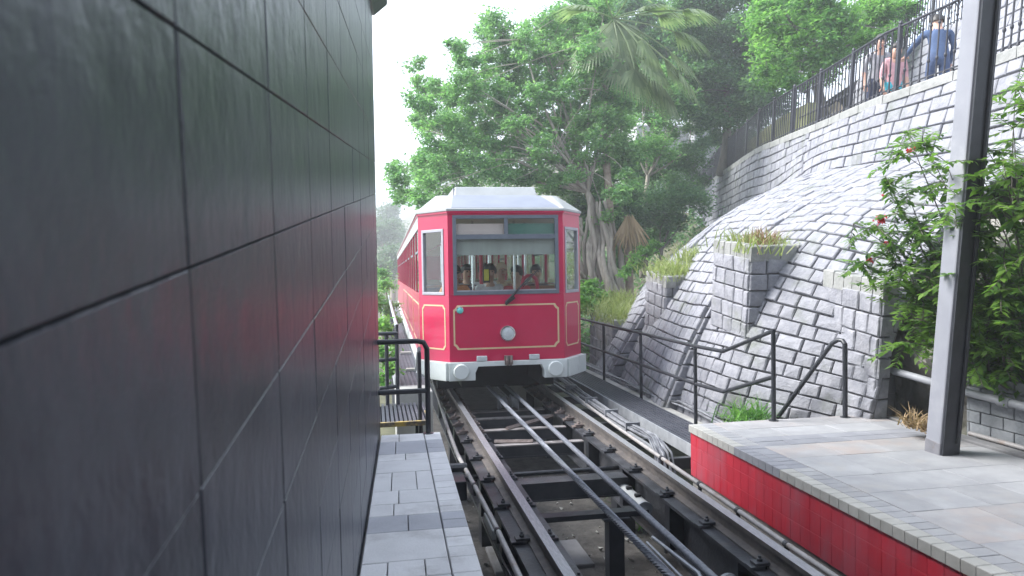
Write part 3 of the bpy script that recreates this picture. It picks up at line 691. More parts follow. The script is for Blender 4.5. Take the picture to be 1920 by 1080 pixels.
# front
pan('front_panel', A1, A2, P0, P1, 'tram_red', bevel=.004)
WF0, WF1 = (-.735, 0), (.735, 0)
pan('front_pillar', A1, WF0, P1+.001, P2, 'tram_red'); pan('front_pillar', WF1, A2, P1+.001, P2, 'tram_red')
pan('front_header', A1, A2, P2+.001, EV-.03, 'tram_red', out=.004)
def frame(name, a, b, p0, p1, w, m, out=.012, t=.06, parent=tram):
    L = math.dist(a, b); f = w/L
    e = pan(name, a, b, p0, p0+w, m, parent, t, out, .004)
    pan('frame_bar', a, b, p1-w, p1, m, e, t, out, .004)
    pan('frame_bar', a, lerp2(a, b, f), p0+w, p1-w, m, e, t, out, .004)
    pan('frame_bar', lerp2(a, b, 1-f), b, p0+w, p1-w, m, e, t, out, .004)
    return e
wf = frame('windscreen', WF0, WF1, P1-.015, P2+.005, .05, 'frame_grey')
pan('frame_bar', lerp2(WF0, WF1, .035), lerp2(WF0, WF1, .965), 2.26, 2.325, 'frame_grey', wf, .05, .008, .003)
pan('frame_bar', lerp2(WF0, WF1, .485), lerp2(WF0, WF1, .52), 2.326, P2-.045, 'frame_grey', wf, .04, .004)
pan('sill', lerp2(WF0, WF1, .03), lerp2(WF0, WF1, .97), P1+.034, P1+.05, 'frame_light', wf, .04, .016)
pan('pane', lerp2(WF0, WF1, .03), lerp2(WF0, WF1, .97), P1+.03, 2.265, 'glass', wf, .006, -.012)
pan('pane', lerp2(WF0, WF1, .03), lerp2(WF0, WF1, .49), 2.32, P2-.04, 'glass', wf, .006, -.012)
pan('pane', lerp2(WF0, WF1, .515), lerp2(WF0, WF1, .97), 2.32, P2-.04, 'glass', wf, .006, -.012)
pan('blind', lerp2(WF0, WF1, .03), lerp2(WF0, WF1, .97), 2.045, 2.30, 'blind', tram, .004, -.07)
pan('blind', lerp2(WF0, WF1, .03), lerp2(WF0, WF1, .485), 2.33, 2.475, 'blind_pink', tram, .004, -.05)
pan('blind', lerp2(WF0, WF1, .52), lerp2(WF0, WF1, .97), 2.33, 2.475, 'blind_green', tram, .004, -.05)
goldline(A1, A2, .035, .955, .755, 1.365)
# angled corners
for (a, b, f0, f1, q0, q1) in ((A0, A1, .12, .86, 1.505, 2.41), (A2, A3, .10, .90, 1.50, 2.43)):
    pan('corner_panel', a, b, P0, q0, 'tram_red', bevel=.004); pan('corner_panel', a, b, q1, EV-.03, 'tram_red')
    pan('corner_pillar', a, lerp2(a, b, f0), q0+.001, q1-.001, 'tram_red'); pan('corner_pillar', lerp2(a, b, f1), b, q0+.001, q1-.001, 'tram_red')
    fr = frame('corner_window', lerp2(a, b, f0), lerp2(a, b, f1), q0, q1, .04, 'frame_light', .01)
    pan('pane', lerp2(a, b, f0+.05), lerp2(a, b, f1-.05), q0+.03, q1-.03, 'glass', fr, .006, -.015)
    goldline(a, b, .10, .88, .75, 1.37, .04, .02)
# sides
for sd in (-1, 1):
    def side(name, y0, y1, p0, p1, m, **k):
        a, b = ((sd*HW, y1), (sd*HW, y0)) if sd < 0 else ((sd*HW, y0), (sd*HW, y1))
        return pan(name, a, b, p0, p1, m, **k)
    for (y0, y1) in ((CY, 11.9), (12.1, TL)):
        side('side_panel', y0, y1, P0, P1, 'tram_red'); side('side_header', y0, y1, 2.44, EV-.03, 'tram_cream', out=.003)
        n = 10; w = (y1-y0)/n
        for i in range(n):
            side('side_pillar', y0+i*w, y0+i*w+.09, P1+.001, 2.439, 'tram_red')
            side('pillar_lining', y0+i*w+.002, y0+i*w+.088, P1+.002, 2.437, 'interior', t=.006, out=-.046)
            side('side_window', y0+i*w+.092, y0+(i+1)*w-.002, P1+.002, 2.438, 'glass_dark', t=.006, out=-.012)
            if i % 2 == 0: side('window_bar', y0+i*w+.092, y0+(i+1)*w-.002, 2.10, 2.135, 'frame_grey', t=.02, out=.002)
    side('joint', 11.9, 12.1, P0, EV-.05, 'dark', out=-.03)
for (y0, y1) in ((.65, 3.2), (3.4, 6.8), (7.0, 11.6)):
    goldline((-HW, y1), (-HW, y0), .02, .98, .75, 1.37, .05, .022); goldline((HW, y0), (HW, y1), .02, .98, .75, 1.37, .05, .022)
# roof
def octo(hw, fw, y0, cy, y1, p): return [(-fw, y0, p), (fw, y0, p), (hw, cy, p), (hw, y1, p), (-hw, y1, p), (-hw, cy, p)]
mb = MB(); r0 = octo(HW+.015, FW+.01, -.025, CY-.01, TL, EV-.03); r1 = octo(HW+.015, FW+.01, -.025, CY-.01, TL, EV)
mb.add(r0+r1, [(i, (i+1) % 6, 6+(i+1) % 6, 6+i) for i in range(6)] + [tuple(range(6))]); mb.build('eave_band', MT['tram_red'], tram)
mb = MB(); r1 = octo(HW+.03, FW+.016, -.035, CY-.016, TL, EV+.002); r2 = octo(HW+.03, FW+.016, -.035, CY-.016, TL, EV+.03); r3 = octo(.90, .80, .72, .80, TL, 2.93)
mb.add(r1+r2+r3, [(i, (i+1) % 6, 6+(i+1) % 6, 6+i) for i in range(6)] + [(6+i, 6+(i+1) % 6, 12+(i+1) % 6, 12+i) for i in range(6)] + [tuple(range(12, 18)), tuple(range(5, -1, -1))])
roofo = mb.build('roof', MT['tram_cream'], tram)
def rp(x, f, o=.004): # point on the front roof slope
    y = -.035+f*.755; p = EV+.03+f*(2.93-EV-.03); nl = math.hypot(.755, .255); return (x, y-o*.255/nl, p+o*.755/nl)
mb = MB(); mb.add([rp(-.745, .06), rp(.755, .06), rp(.625, .99), rp(-.655, .99), rp(-.745, .06, -.01), rp(.755, .06, -.01), rp(.625, .99, -.01), rp(-.655, .99, -.01)], [(0,1,2,3),(0,4,5,1),(1,5,6,2),(2,6,7,3),(3,7,4,0)]); mb.build('roof_panel', MT['roof_grey'], roofo)
mb = MB(); mb.hexa([(-.62,.86,2.932),(.62,.86,2.932),(.62,7,2.932),(-.62,7,2.932)], [(-.60,.98,3.085),(.60,.98,3.085),(.60,7,3.085),(-.60,7,3.085)]); mb.build('roof_box', MT['tram_cream'], roofo, bevel=.012)
mb = MB(); mb.box(-.63, -.605, .98, 7, 2.94, 3.06); mb.build('roof_vent', MT['frame_light'], roofo)
# bumper
mb = MB()
BO = .05
def bump_seg(a, b, p0, p1, o=BO, t=.12): 
    a, b = Vector((a[0], a[1], 0)), Vector((b[0], b[1], 0)); d = (b-a).normalized(); n = Vector((d.y, -d.x, 0)); Z = Vector((0, 0, 1))
    mb.hexa([a-n*t+Z*p0, b-n*t+Z*p0, b+n*o+Z*p0, a+n*o+Z*p0], [a-n*t+Z*p1, b-n*t+Z*p1, b+n*o+Z*p1, a+n*o+Z*p1])
prof = [(-FW-.02, .338), (-.46, .338), (-.46, .44), (-.42, .525), (.46, .525), (.50, .44), (.50, .338), (FW+.02, .338), (FW+.02, .588), (-FW-.02, .588)]
mb.prism(prof, 'y', -.055, .10)
bo = mb.build('bumper', MT['tram_bumper'], tram, bevel=.005)
for (a, b) in (((-HW-.03, CY-.01), (-FW-.021, -.0)), ((FW+.021, -.0), (HW+.03, CY-.01))):
    mb = MB(); bump_seg(a, b, .338, .588, .048); mb.build('bumper_wing', MT['tram_bumper'], tram, bevel=.005)
for sd in (-1, 1):
    pan('skirt', *(((sd*(HW+.02), TL), (sd*(HW+.02), CY+.02)) if sd < 0 else ((sd*(HW+.02), CY+.02), (sd*(HW+.02), TL))), .36, .588, 'tram_bumper')
    mb = MB(); mb.lathe([(.105, -.055), (.105, -.095), (.095, -.105)], (sd*.655, 0, .463), 'y', 32); mb.build('buffer', MT['tram_bumper'], tram, smooth=40)
    mb = MB(); mb.box(-.072, .072, -.05, -.0, .0, .072); mm = mb.build('marker_light', MT['lens'], tram, bevel=.01); mm.location = (sd*.365-.0, 0, .595)
    mb = MB(); mb.box(sd*.5-.03, sd*.5+.03, -.056-.002, -.054, .345, .58)
# coupling hook
mb = MB(); mb.box(-.055, .055, -.085, -.0, .54, .66); mb.tube([(-.028, -.09, .65), (-.03, -.12, .60), (-.02, -.10, .535)], .016, 8); mb.tube([(.028, -.09, .65), (.03, -.12, .60), (.02, -.10, .535)], .016, 8); mb.build('coupling_hook', MT['rust'], tram, smooth=40)
# lamps
def lampr(name, x, p, r, m):
    mb = MB(); mb.lathe([(r, 0), (r, -.02), (r*.93, -.034), (r*.80, -.036), (r*.78, -.022)], (x, 0, p), 'y', 32); e = mb.build(name, MT['chrome'], tram, smooth=35)
    mb = MB(); mb.lathe([(r*.79, -.012), (r*.79, -.024), (r*.6, -.034), (r*.3, -.041), (.001, -.043)], (x, 0, p), 'y', 32); mb.build('lens', MT[m], e, smooth=60)
lampr('headlamp', 0.0, .965, .112, 'lens'); lampr('signal_lamp', -.655, 1.297, .054, 'green_lens')
# wiper
mb = MB(); mb.tube([(-.02, -.03, 1.385), (.06, -.05, 1.47), (.18, -.045, 1.60), (.36, -.03, 1.78)], [.024, .018, .012, .008], 8); w_ = mb.build('wiper', MT['dark'], tram, smooth=50)
mb = MB(); mb.tube([(-.03, -.03, 1.365), (.10, -.05, 1.46)], .02, 8); mb.build('wiper_motor', MT['dark'], w_, smooth=50)
mb = MB(); mb.tube([(.22, -.035, 1.60), (.46, -.02, 1.86)], .007, 6); mb.build('wiper_blade', MT['dark'], w_)
# underframe, floor, interior
mb = MB(); mb.box(-1.0, 1.0, .25, TL-.2, .56, .585); mb.box(-.62, -.5, .3, TL, .2, .56); mb.box(.5, .62, .3, TL, .2, .56); mb.box(-.9, .9, 1.2, 1.4, .05, .5); mb.box(-1.1, 1.1, 2.6, 8.5, .12, .5); mb.build('underframe', MT['dark'], tram)
for y in (1.6, 4.2):
    for sd in (-1, 1):
        mb = MB(); mb.lathe([(.30, -.05), (.34, -.05), (.34, -.03), (.30, -.03), (.30, .06), (.05, .06)], (sd*.72, y, .31), 'x', 24); mb.build('wheel', MT['dark'], tram, smooth=40)
mb = MB(); mb.prism([(-FW+.05, .06), (FW-.05, .06), (HW-.06, CY+.03), (HW-.06, TL), (-HW+.06, TL), (-HW+.06, CY+.03)], 'z', .63, .66); mb.build('floor', MT['interior_dark'], tram)
mb = MB(); mb.prism([(-FW+.05, .06), (FW-.05, .06), (HW-.06, CY+.03), (HW-.06, TL), (-HW+.06, TL), (-HW+.06, CY+.03)], 'z', 2.575, 2.6); mb.build('ceiling', MT['interior'], tram)
mb = MB(); mb.box(-.70, .70, .08, .34, 1.2, 1.535); mb.build('dashboard', MT['wood'], tram, bevel=.02)
mb = MB(); mb.box(-HW, HW, TL-.1, TL, P0, EV); mb.build('rear_end', MT['tram_red'], tram)
for i in range(8):
    y = 1.15+i*1.25
    for (xa, xb) in ((-1.08, -.28), (.22, 1.08)):
        b = MB(); b.box(xa, xb, y+.30, y+.34, .66, 1.585); bb = b.build('bench', MT['seat_blue'] if (i+(xa > 0)) % 3 == 0 else MT['wood'], tram, bevel=.01)
        b = MB(); b.box(xa, xb, y-.12, y+.298, .98, 1.03); b.build('seat', MT['wood'], bb)
        b = MB(); b.tube([(xa+.02, y+.32, 1.615), (xb-.02, y+.32, 1.615)], .014, 8); b.build('bench_rail', MT['chrome'], bb, smooth=50)
for (x, y) in ((-.36, .9), (.27, .95), (.52, 1.4), (-.62, 2.1), (-.25, 2.0), (-.12, 2.9), (.20, 3.3), (-.42, 3.6), (.62, 2.6), (.40, 4.6), (-.55, 4.8), (.1, 5.6)):
    mb = MB(); mb.tube([(x, y, .66), (x, y, 2.575)], .019, 8); mb.build('grab_pole', MT['chrome'], tram, smooth=50)
for x in (-.6, .6):
    mb = MB(); mb.tube([(x, .8, 2.36), (x, 9, 2.36)], .016, 8); mb.build('ceiling_rail', MT['chrome'], tram, smooth=50)
mb = MB(); mb.box(-.275, -.175, .42, .46, 1.66, 1.86); sp = mb.build('notice_holder', MT['dark'], tram, bevel=.006)
mb = MB(); mb.box(-.26, -.19, .414, .4185, 1.69, 1.85); mb.build('notice', MT['sign_yellow'], sp)
mb = MB(); mb.tube([(.30,.5,1.5),(.30,.5,1.62),(.32,.5,1.70),(.38,.5,1.75),(.45,.5,1.75),(.51,.5,1.70),(.53,.5,1.62),(.53,.5,1.5)], .026, 10); mb.build('red_hoop', MT['red_pipe'], tram, smooth=60)
mb = MB(); mb.tube([(-.14, 1.7, 1.4), (-.14, 1.7, 2.57)], .03, 8); mb.build('red_pole', MT['red_pipe'], tram, smooth=50)

# ------------------------------------------------------------------ stone retaining wall, piers, upper wall and path
K85 = .85
Tp = [at(px, py, z*K85) for px, py, z in [(2050,30,8.6),(1920,85,9.8),(1790,135,11.5),(1643,185,13.2),(1538,230,16),(1469,258,18.5),(1423,277,21),(1386,302,24),(1343,331,29),(1300,378,36)]]
Mp = [at(px, py, z*K85) for px, py, z in [(2050,250,8.2),(1920,270,9.4),(1790,293,11.1),(1643,310,12.8),(1517,327,16),(1450,340,19),(1400,354,22),(1370,372,25),(1330,395,30),(1290,420,36)]]
def curve(P):
    y = [p.y for p in P]; return lambda yy: (float(np.interp(yy, y, [p.x for p in P])), float(np.interp(yy, y, [p.z for p in P])))
Tc, Mc = curve(Tp), curve(Mp)
TOE = ([6.3, 7.0, 7.5, 8.1, 9.25, 11, 12.5, 14, 16.4], [4.80, 4.60, 4.30, 3.97, 3.98, 4.1, 4.28, 4.5, 4.98])
STEP = {'near': ([6, 10], [0, 0]), 'mid': ([9.25, 12.4], [-.24, -.02]), 'far': ([12.4, 15.5], [-.34, 0])}   # how far a bay stands forward at its toe
YB = 9.25
def toe_z(y): return -TS*y - .32
def prof(bay, y, n=60):
    x0 = float(np.interp(y, *TOE)); z0 = toe_z(y); xM, zM = Mc(y); fd = smooth(12, 16.4, y); xM -= .9*fd; zM -= .95*fd; dx = float(np.interp(y, *STEP[bay]))
    k = float(np.interp(y, [8.5, 10, 12, 16.4], [6.0, 5.0, 3.6, 2.0])); w = .38
    t = np.linspace(0, 1, n); g = (1-w)*(1-(1-t)**k) + w*t
    X = x0+(xM-x0)*t + dx*(1-g)**1.5; Z = z0+(zM-z0)*g
    L = np.concatenate([[0], np.cumsum(np.hypot(np.diff(X), np.diff(Z)))])
    return X, Z, L
_pc = {}
def surf(bay):
    def f(y, v):
        key = (bay, round(y, 3))
        if key not in _pc: _pc[key] = prof(bay, round(y, 3))
        X, Z, L = _pc[key]; l = v*L[-1]
        return Vector((float(np.interp(l, L, X)), y, float(np.interp(l, L, Z))))
    return f
def nrm(f, u, v, e=.03):
    a = f(u+e, v)-f(u-e, v); v0, v1 = max(0, v-e*.3), min(1, v+e*.3)
    b = f(u, v1)-f(u, v0); n = b.cross(a)
    n.normalize()
    if n.x > 0 and n.z < 0 or n.x > .7: n = -n
    return n
def lay(f, u0, u1, nrows, wr=(.24, .42), g=.017, gv=None, thick=.05, vr=(0, 1), scale=1.0):
    """blocks of a coursed wall on the surface f(u, v): list of (corners, outward vectors, centre)"""
    out = []
    for j in range(nrows):
        v0 = vr[0]+(vr[1]-vr[0])*j/nrows; v1 = vr[0]+(vr[1]-vr[0])*(j+1)/nrows
        h = (f((u0+u1)/2, v1)-f((u0+u1)/2, v0)).length; gg = g*.5*(v1-v0)/max(h, .01)
        u = u0; first = True
        while u < u1-.03:
            w = random.uniform(*wr)*(random.uniform(.4, 1) if first else 1); first = False
            b = min(u+w, u1)
            if u1-b < .10: b = u1
            su = (f(b, v0)-f(u, v0)).length/max(b-u, 1e-3); gu = g*.5/max(su, .3)
            q = [f(u+gu, v0+gg), f(b-gu, v0+gg), f(b-gu, v1-gg), f(u+gu, v1-gg)]
            n = nrm(f, (u+b)/2, (v0+v1)/2); t = thick*random.uniform(.75, 1.2)
            out.append((q, [n*t]*4, (q[0]+q[2])/2)); u = b
    return out
def place_blocks(blocks, parent, m, limit=300, name='stone_block', ch=.011, jit=.0048, dome=.004):
    cp = Vector((0, 0, EYE)); O = parent.location
    blocks.sort(key=lambda b: -((b[0][0]-b[0][2]).length/(b[2]-cp).length))
    for q, w, c in blocks[:limit]:
        piece(name, [a-O for a in q], w, ch, m, parent, jit, dome)
    if len(blocks) > limit:
        V, Fc = [], []
        for q, w, c in blocks[limit:]:
            v, f = piece_geo([a-O for a in q], w, ch, jit, dome); n = len(V); V += v; Fc += [tuple(i+n for i in k) for k in f]
        me = bpy.data.meshes.new('far_blocks'); me.from_pydata(V, [], Fc); me.materials.append(m)
        o = link(bpy.data.objects.new('far_stone_blocks', me), parent); o['kind'] = 'stuff'
def backing(f, u0, u1, nu, nv, parent, name='mortar_bed', m='mortar', vr=(0, 1)):
    O = parent.location
    v = [f(u0+(u1-u0)*i/nu, vr[0]+(vr[1]-vr[0])*j/nv)-O for j in range(nv+1) for i in range(nu+1)]
    fc = [(j*(nu+1)+i, j*(nu+1)+i+1, (j+1)*(nu+1)+i+1, (j+1)*(nu+1)+i) for j in range(nv) for i in range(nu)]
    mb = MB(); mb.add(v, fc); return mb.build(name, MT[m], parent)
rw = empty('retaining_wall', 'sloping pale granite block retaining wall bulging beside the track', 'wall', Matrix.Translation((4.3, 9, toe_z(9))))
blocks = []
for bay, (a, b) in (('near', (6.42, YB)), ('mid', (YB, 12.4)), ('far', (12.4, 16.4))):
    f = surf(bay); blocks += lay(f, a, b, 30, wr=(.17, .31))
    backing(f, a, b, 24, 40, rw)
# dark faces where a bay steps forward, looking at the platform
for y, b0, b1 in ((YB, 'mid', 'near'), (12.4, 'far', 'mid')):
    Xa, Za, _ = prof(b0, y); Xb, Zb, _ = prof(b1, y); z = toe_z(y)
    mb = MB(); Op = rw.location
    poly = [(x-Op.x, zz-Op.z) for x, zz in zip(Xa, Za)] + [(x+.02-Op.x, zz-Op.z) for x, zz in zip(Xb[::-1], Zb[::-1])]
    for i in range(len(Xa)-1):
        mb.add([(Xa[i]-Op.x, y-Op.y, Za[i]-Op.z), (Xa[i+1]-Op.x, y-Op.y, Za[i+1]-Op.z), (Xb[i+1]-Op.x+.02, y-Op.y, Zb[i+1]-Op.z), (Xb[i]-Op.x+.02, y-Op.y, Zb[i]-Op.z)], [(0, 1, 2, 3)])
    mb.build('mortar_bed', MT['mortar'], rw)
    while z < 1.0:
        xa0, xa1 = float(np.interp(z+.012, Za, Xa)), float(np.interp(z+.20, Za, Xa)); xb0, xb1 = float(np.interp(z+.012, Zb, Xb)), float(np.interp(z+.20, Zb, Xb))
        n = max(1, round((xb0-xa0)/.26))
        if xb0-xa0 > .05:
            for i in range(n):
                A = lambda p, q, f: p+(q-p)*f
                blocks.append(([Vector((A(xa0, xb0, i/n)+.006, y, z+.012)), Vector((A(xa0, xb0, (i+1)/n)-.006, y, z+.012)), Vector((A(xa1, xb1, (i+1)/n)-.006, y, z+.20)), Vector((A(xa1, xb1, i/n)+.006, y, z+.20))], [Vector((0, -.04, 0))]*4, Vector((xa0, y, z))))
        z += .212
place_blocks(blocks, rw, MT['granite'])
# planters standing out of the slope
def planter(lab, x, y0, y1, ztop, depth, zbot, cap=True, m='granite'):
    e = empty('stone_planter', lab, 'planter', Matrix.Translation((x, y0, zbot)))
    O = e.location
    mb = MB(); mb.box(.0, depth, .0, y1-y0, 0, ztop-zbot-.06); mb.build('core', MT['mortar'], e)
    bl = []
    ff = lambda u, v: Vector((x, u, zbot+(ztop-zbot-.14)*v))
    nr = max(2, round((ztop-zbot-.14)/.21))
    for q, w, c in lay(ff, y0-.03, y1, nr, wr=(.20, .30)): bl.append((q, [Vector((-.04, 0, 0))*random.uniform(.8, 1.2)]*4, c))
    fs = lambda u, v: Vector((u, y0, zbot+(ztop-zbot-.14)*v))
    for q, w, c in lay(fs, x-.03, x+depth, nr, wr=(.20, .34)): bl.append((q, [Vector((0, -.04, 0))*random.uniform(.8, 1.2)]*4, c))
    place_blocks(bl, e, MT[m])
    # coping of upright stones
    u = y0-.05
    while u < y1:
        w = random.uniform(.12, .2); q = [(x-.035, u, ztop-.14), (x+.14, u, ztop-.14), (x+.14, u+w-.014, ztop-.14), (x-.035, u+w-.014, ztop-.14)]
        piece('coping_stone', [Vector(a)-O for a in q], [Vector((0, 0, .14+random.uniform(-.01, .01)))]*4, .012, MT['coping'], e, .005, .004); u += w
    u = x+.15
    while u < x+depth:
        w = random.uniform(.16, .26); q = [(u, y0-.035, ztop-.14), (u+w-.014, y0-.035, ztop-.14), (u+w-.014, y0+.14, ztop-.14), (u, y0+.14, ztop-.14)]
        piece('coping_stone', [Vector(a)-O for a in q], [Vector((0, 0, .14+random.uniform(-.01, .01)))]*4, .012, MT['coping'], e, .005, .004); u += w
    mb = MB(); mb.box(.13, depth+.3, .13, y1-y0, ztop-zbot-.1, ztop-zbot-.04); mb.build('soil', MT['soil'], e)
    return e
planter('stone planter with dry reddish weeds standing highest on the retaining wall', 4.36, 8.08, 9.02, 1.17, .62, .05)
planter('stone planter with thick green grass in the middle of the retaining wall', 4.60, 11.2, 12.05, .42, .5, -1.1)
planter('low stone planter with pale grass half hidden by the tram', 4.72, 14.2, 15.7, -.85, .6, -2.3)
pier = planter('square stone pier ending the retaining wall beside the black drain pipe', 4.90, 6.46, 7.42, .96, .13, -1.3)

# upper wall and coping
uw = empty('upper_wall', 'upright pale granite wall under the iron fence above the slope', 'wall', Matrix.Translation((7.5, 9, 2.0)))
def fu(y, v):
    a, b = Mc(y), Tc(y); e_ = .15+.9*smooth(11.5, 16, y); return Vector((a[0]+(b[0]-a[0])*v-.03*(1-v), y, a[1]-e_+(b[1]-.1-a[1]+e_)*v))
bl = lay(fu, 6.75, 13, 6, wr=(.26, .42), g=.02)+lay(fu, 13, 29.5, 9, wr=(.26, .42), g=.02)
place_blocks(bl, uw, MT['granite']); backing(fu, 6.75, 29.5, 60, 4, uw)
fe = lambda u, v: Vector((u, 6.75, fu(6.75, 0).z + (fu(6.75, 1).z-fu(6.75, 0).z)*v))
x0 = fu(6.75, .5).x
bl = [(q, [Vector((0, -.04, 0))]*4, c) for q, w, c in lay(fe, x0, x0+1.2, 6, wr=(.28, .46))]
place_blocks(bl, uw, MT['granite_shaded'], name='end_block')  # darker copy of the granite, shade of the station-facing end painted in
mb = MB(); mb.box(x0-7.5+.02, x0-7.5+1.2, 6.75-9, 6.9-9, fu(6.75, 0).z-2.6, fu(6.75, 1).z-2.0); mb.build('mortar_bed', MT['mortar'], uw)
y = 6.72
while y < 29.5:
    w = random.uniform(.5, .8); yb = min(y+w, 29.5); a, b = Tc(y), Tc(yb); O = uw.location
    q = [Vector((a[0]-.07, y, a[1]-.1)), Vector((a[0]+.30, y, a[1]-.1)), Vector((b[0]+.30, yb-.012, b[1]-.1)), Vector((b[0]-.07, yb-.012, b[1]-.1))]
    piece('coping_stone', [k-O for k in q], [Vector((0, 0, .1))]*4, .015, MT['coping'], uw, .004, .003); y = yb
# path behind the fence and the second, higher wall
def strip(name, dx0, dz0, dx1, dz1, y0, y1, m, n=40):
    mb = MB()
    for i in range(n):
        ya, yb = y0+(y1-y0)*i/n, y0+(y1-y0)*(i+1)/n; a, b = Tc(ya), Tc(yb)
        mb.add([(a[0]+dx0, ya, a[1]+dz0), (a[0]+dx1, ya, a[1]+dz1), (b[0]+dx1, yb, b[1]+dz1), (b[0]+dx0, yb, b[1]+dz0)], [(0, 1, 2, 3)])
    return mb.build(name, MT[m])
structure(strip('path', .1, -.30, 2.6, -.30, 5.5, 29.5, 'paver'))
bw = empty('back_wall', 'pale stone wall behind the walkers on the upper path', 'wall', Matrix.Translation((9.8, 9, 3)))
fb = lambda y, v: Vector((Tc(y)[0]+2.3+.95*v, y, Tc(y)[1]-.30+2.45*v))
place_blocks(lay(fb, 5.8, 18.5, 11, wr=(.28, .46), g=.018), bw, MT['granite']); backing(fb, 5.8, 18.5, 40, 4, bw)
structure(strip('hill', 3.22, 2.13, 9, 4.6, 5.5, 29.5, 'soil'))

MT['moss'] = mat('moss', (.15,.165,.07), (.25,.26,.13), 2.5, .95, bump=.8, bscale=14)
mw = MB()
for i in range(40):
    ya, yb = 14.6+i*.37, 14.6+(i+1)*.37; a, b = Tc(ya), Tc(yb)
    mw.hexa([(a[0]+.5, ya, a[1]-.3), (a[0]+.7, ya, a[1]-.3), (b[0]+.7, yb, b[1]-.3), (b[0]+.5, yb, b[1]-.3)], [(a[0]+.5, ya, a[1]+.72), (a[0]+.7, ya, a[1]+.72), (b[0]+.7, yb, b[1]+.72), (b[0]+.5, yb, b[1]+.72)])
tag(mw.build('mossy_wall', MT['moss']), 'olive moss covered low wall behind the far bars of the iron fence', 'wall')

# ------------------------------------------------------------------ iron fences
def iron_fence(name, lab, P, y0, y1, H, every, sp, arch=True, r=.0115):
    """P(y)->(x,z) foot of the fence"""
    a = P(y0); e = empty(name, lab, 'fence', Matrix.Translation((a[0], y0, a[1]))); O = e.location
    ys = [y0]; 
    while ys[-1] < y1:
        y = ys[-1]; p, q = P(y), P(y+.01); d = math.sqrt(((q[0]-p[0])/.01)**2+1+((q[1]-p[1])/.01)**2); ys.append(y+sp/d)
    pts = [Vector((P(y)[0], y, P(y)[1])) for y in ys]
    Z = Vector((0, 0, 1))
    mb = MB(); mb.tube([p-O+Z*H for p in pts[::4]+[pts[-1]]], .020, 8); mb.build('top_rail', MT['iron'], e, smooth=50)
    mb = MB(); mb.tube([p-O+Z*.09 for p in pts[::4]+[pts[-1]]], .012, 6); mb.build('bottom_rail', MT['iron'], e, smooth=50)
    for i, p in enumerate(pts):
        b = p-O
        if i % every == 0:
            mb = MB(); mb.box(b.x-.025, b.x+.025, b.y-.025, b.y+.025, b.z, b.z+H+.03); mb.box(b.x-.04, b.x+.04, b.y-.04, b.y+.04, b.z, b.z+.07); mb.lathe([(.03, H+.03), (.034, H+.05), (.02, H+.075), (.002, H+.085)], b, 'z', 8)
            mb.build('post', MT['iron'], e)
        else:
            mb = MB(); near = p.y < 14; n = 8 if near else 5
            mb.tube([b+Z*.0, b+Z*(H-.0)], r if near else r*1.1, n)
            if near:
                mb.lathe([(.013, .0), (.022, .02), (.022, .07), (.013, .09)], b, 'z', 8); mb.lathe([(.012, .27), (.021, .29), (.021, .31), (.012, .33)], b, 'z', 8)
                mb.lathe([(.012, H-.20), (.02, H-.19), (.02, H-.17), (.012, H-.16)], b, 'z', 8)
            if arch and near and i+1 < len(pts) and (i+1) % every:
                c = pts[i+1]-O; k = [(0, H-.15), (.06, H-.08), (.25, H-.03), (.5, H-.012), (.75, H-.03), (.94, H-.08), (1, H-.15)]
                mb.tube([b.lerp(c, t)+Z*h for t, h in k], .009, 5)
            mb.build('baluster', MT['iron'], e, smooth=45)
    return e
iron_fence('iron_fence', 'black iron fence with looped heads along the granite wall top', lambda y: (Tc(y)[0]+.08, Tc(y)[1]), 5.6, 29.4, .95, 10, .15)
iron_fence('iron_fence', 'second black iron fence above the walkers at the top of the back wall', lambda y: (Tc(y)[0]+3.3, Tc(y)[1]+2.15), 5.8, 18.5, .95, 10, .13, False)

# ------------------------------------------------------------------ steel post on the right platform
po = empty('steel_post', 'tall pale grey square steel post standing on the right platform', 'post', Matrix.Translation(S(4.45, 5.05, PT)))
zt = EYE+2.75-po.location.z
mb = MB(); mb.box(0, .165, 0, .165, .0, zt); mb.build('shaft', MT['post_white'], po, bevel=.012)
mb = MB(); mb.box(-.002, .167, -.002, .167, -.03, .10); mb.build('base_sleeve', MT['post_base'], po, bevel=.008)
mb = MB(); mb.box(.012, .163, -.022, -.003, .0, zt); mb.build('dark_plate', MT['black_paint'], po)  # dark plate covering the front face of the post
mb = MB(); mb.box(.169, .205, .02, .15, 0, zt); mb.build('conduit_cover', MT['black_paint'], po)
mb = MB(); mb.tube([(.13, -.034, .1), (.13, -.034, zt)], .011, 8); mb.build('cable', MT['black_paint'], po)

# ------------------------------------------------------------------ drain pipe, brick planter wall, rock bank at the right
dp = along('drain_pipe', 'grey plastic pipe elbowed onto a fat black downpipe beside the rocks', 'pipe', x=5.08, s=6.48, p=PT)
mb = MB(); mb.tube([(0, 0, -.4), (0, 0, .44), (.0, 0, .46)], .062, 14); mb.lathe([(.07, .2), (.07, .25)], (0, 0, 0), 'z', 14); mb.build('downpipe', MT['black_paint'], dp, smooth=50)
mb = MB(); mb.tube([(.0, .03, .475), (.02, -.1, .47), (.06, -1.0, .40), (.06, -3.8, .30)], .036, 12); mb.lathe([(.043, -.06), (.043, .06)], (.06, -1.35, .385), 'y', 12); mb.build('pipe', MT['pvc'], dp, smooth=50)
bp = along('brick_planter', 'low grey brick planter wall under the flowering shrub', 'planter', x=5.24, s=5.62, p=.1)
mb = MB(); mb.box(.02, .3, -4, 0, -.2, .74); mb.build('core', MT['mortar'], bp)
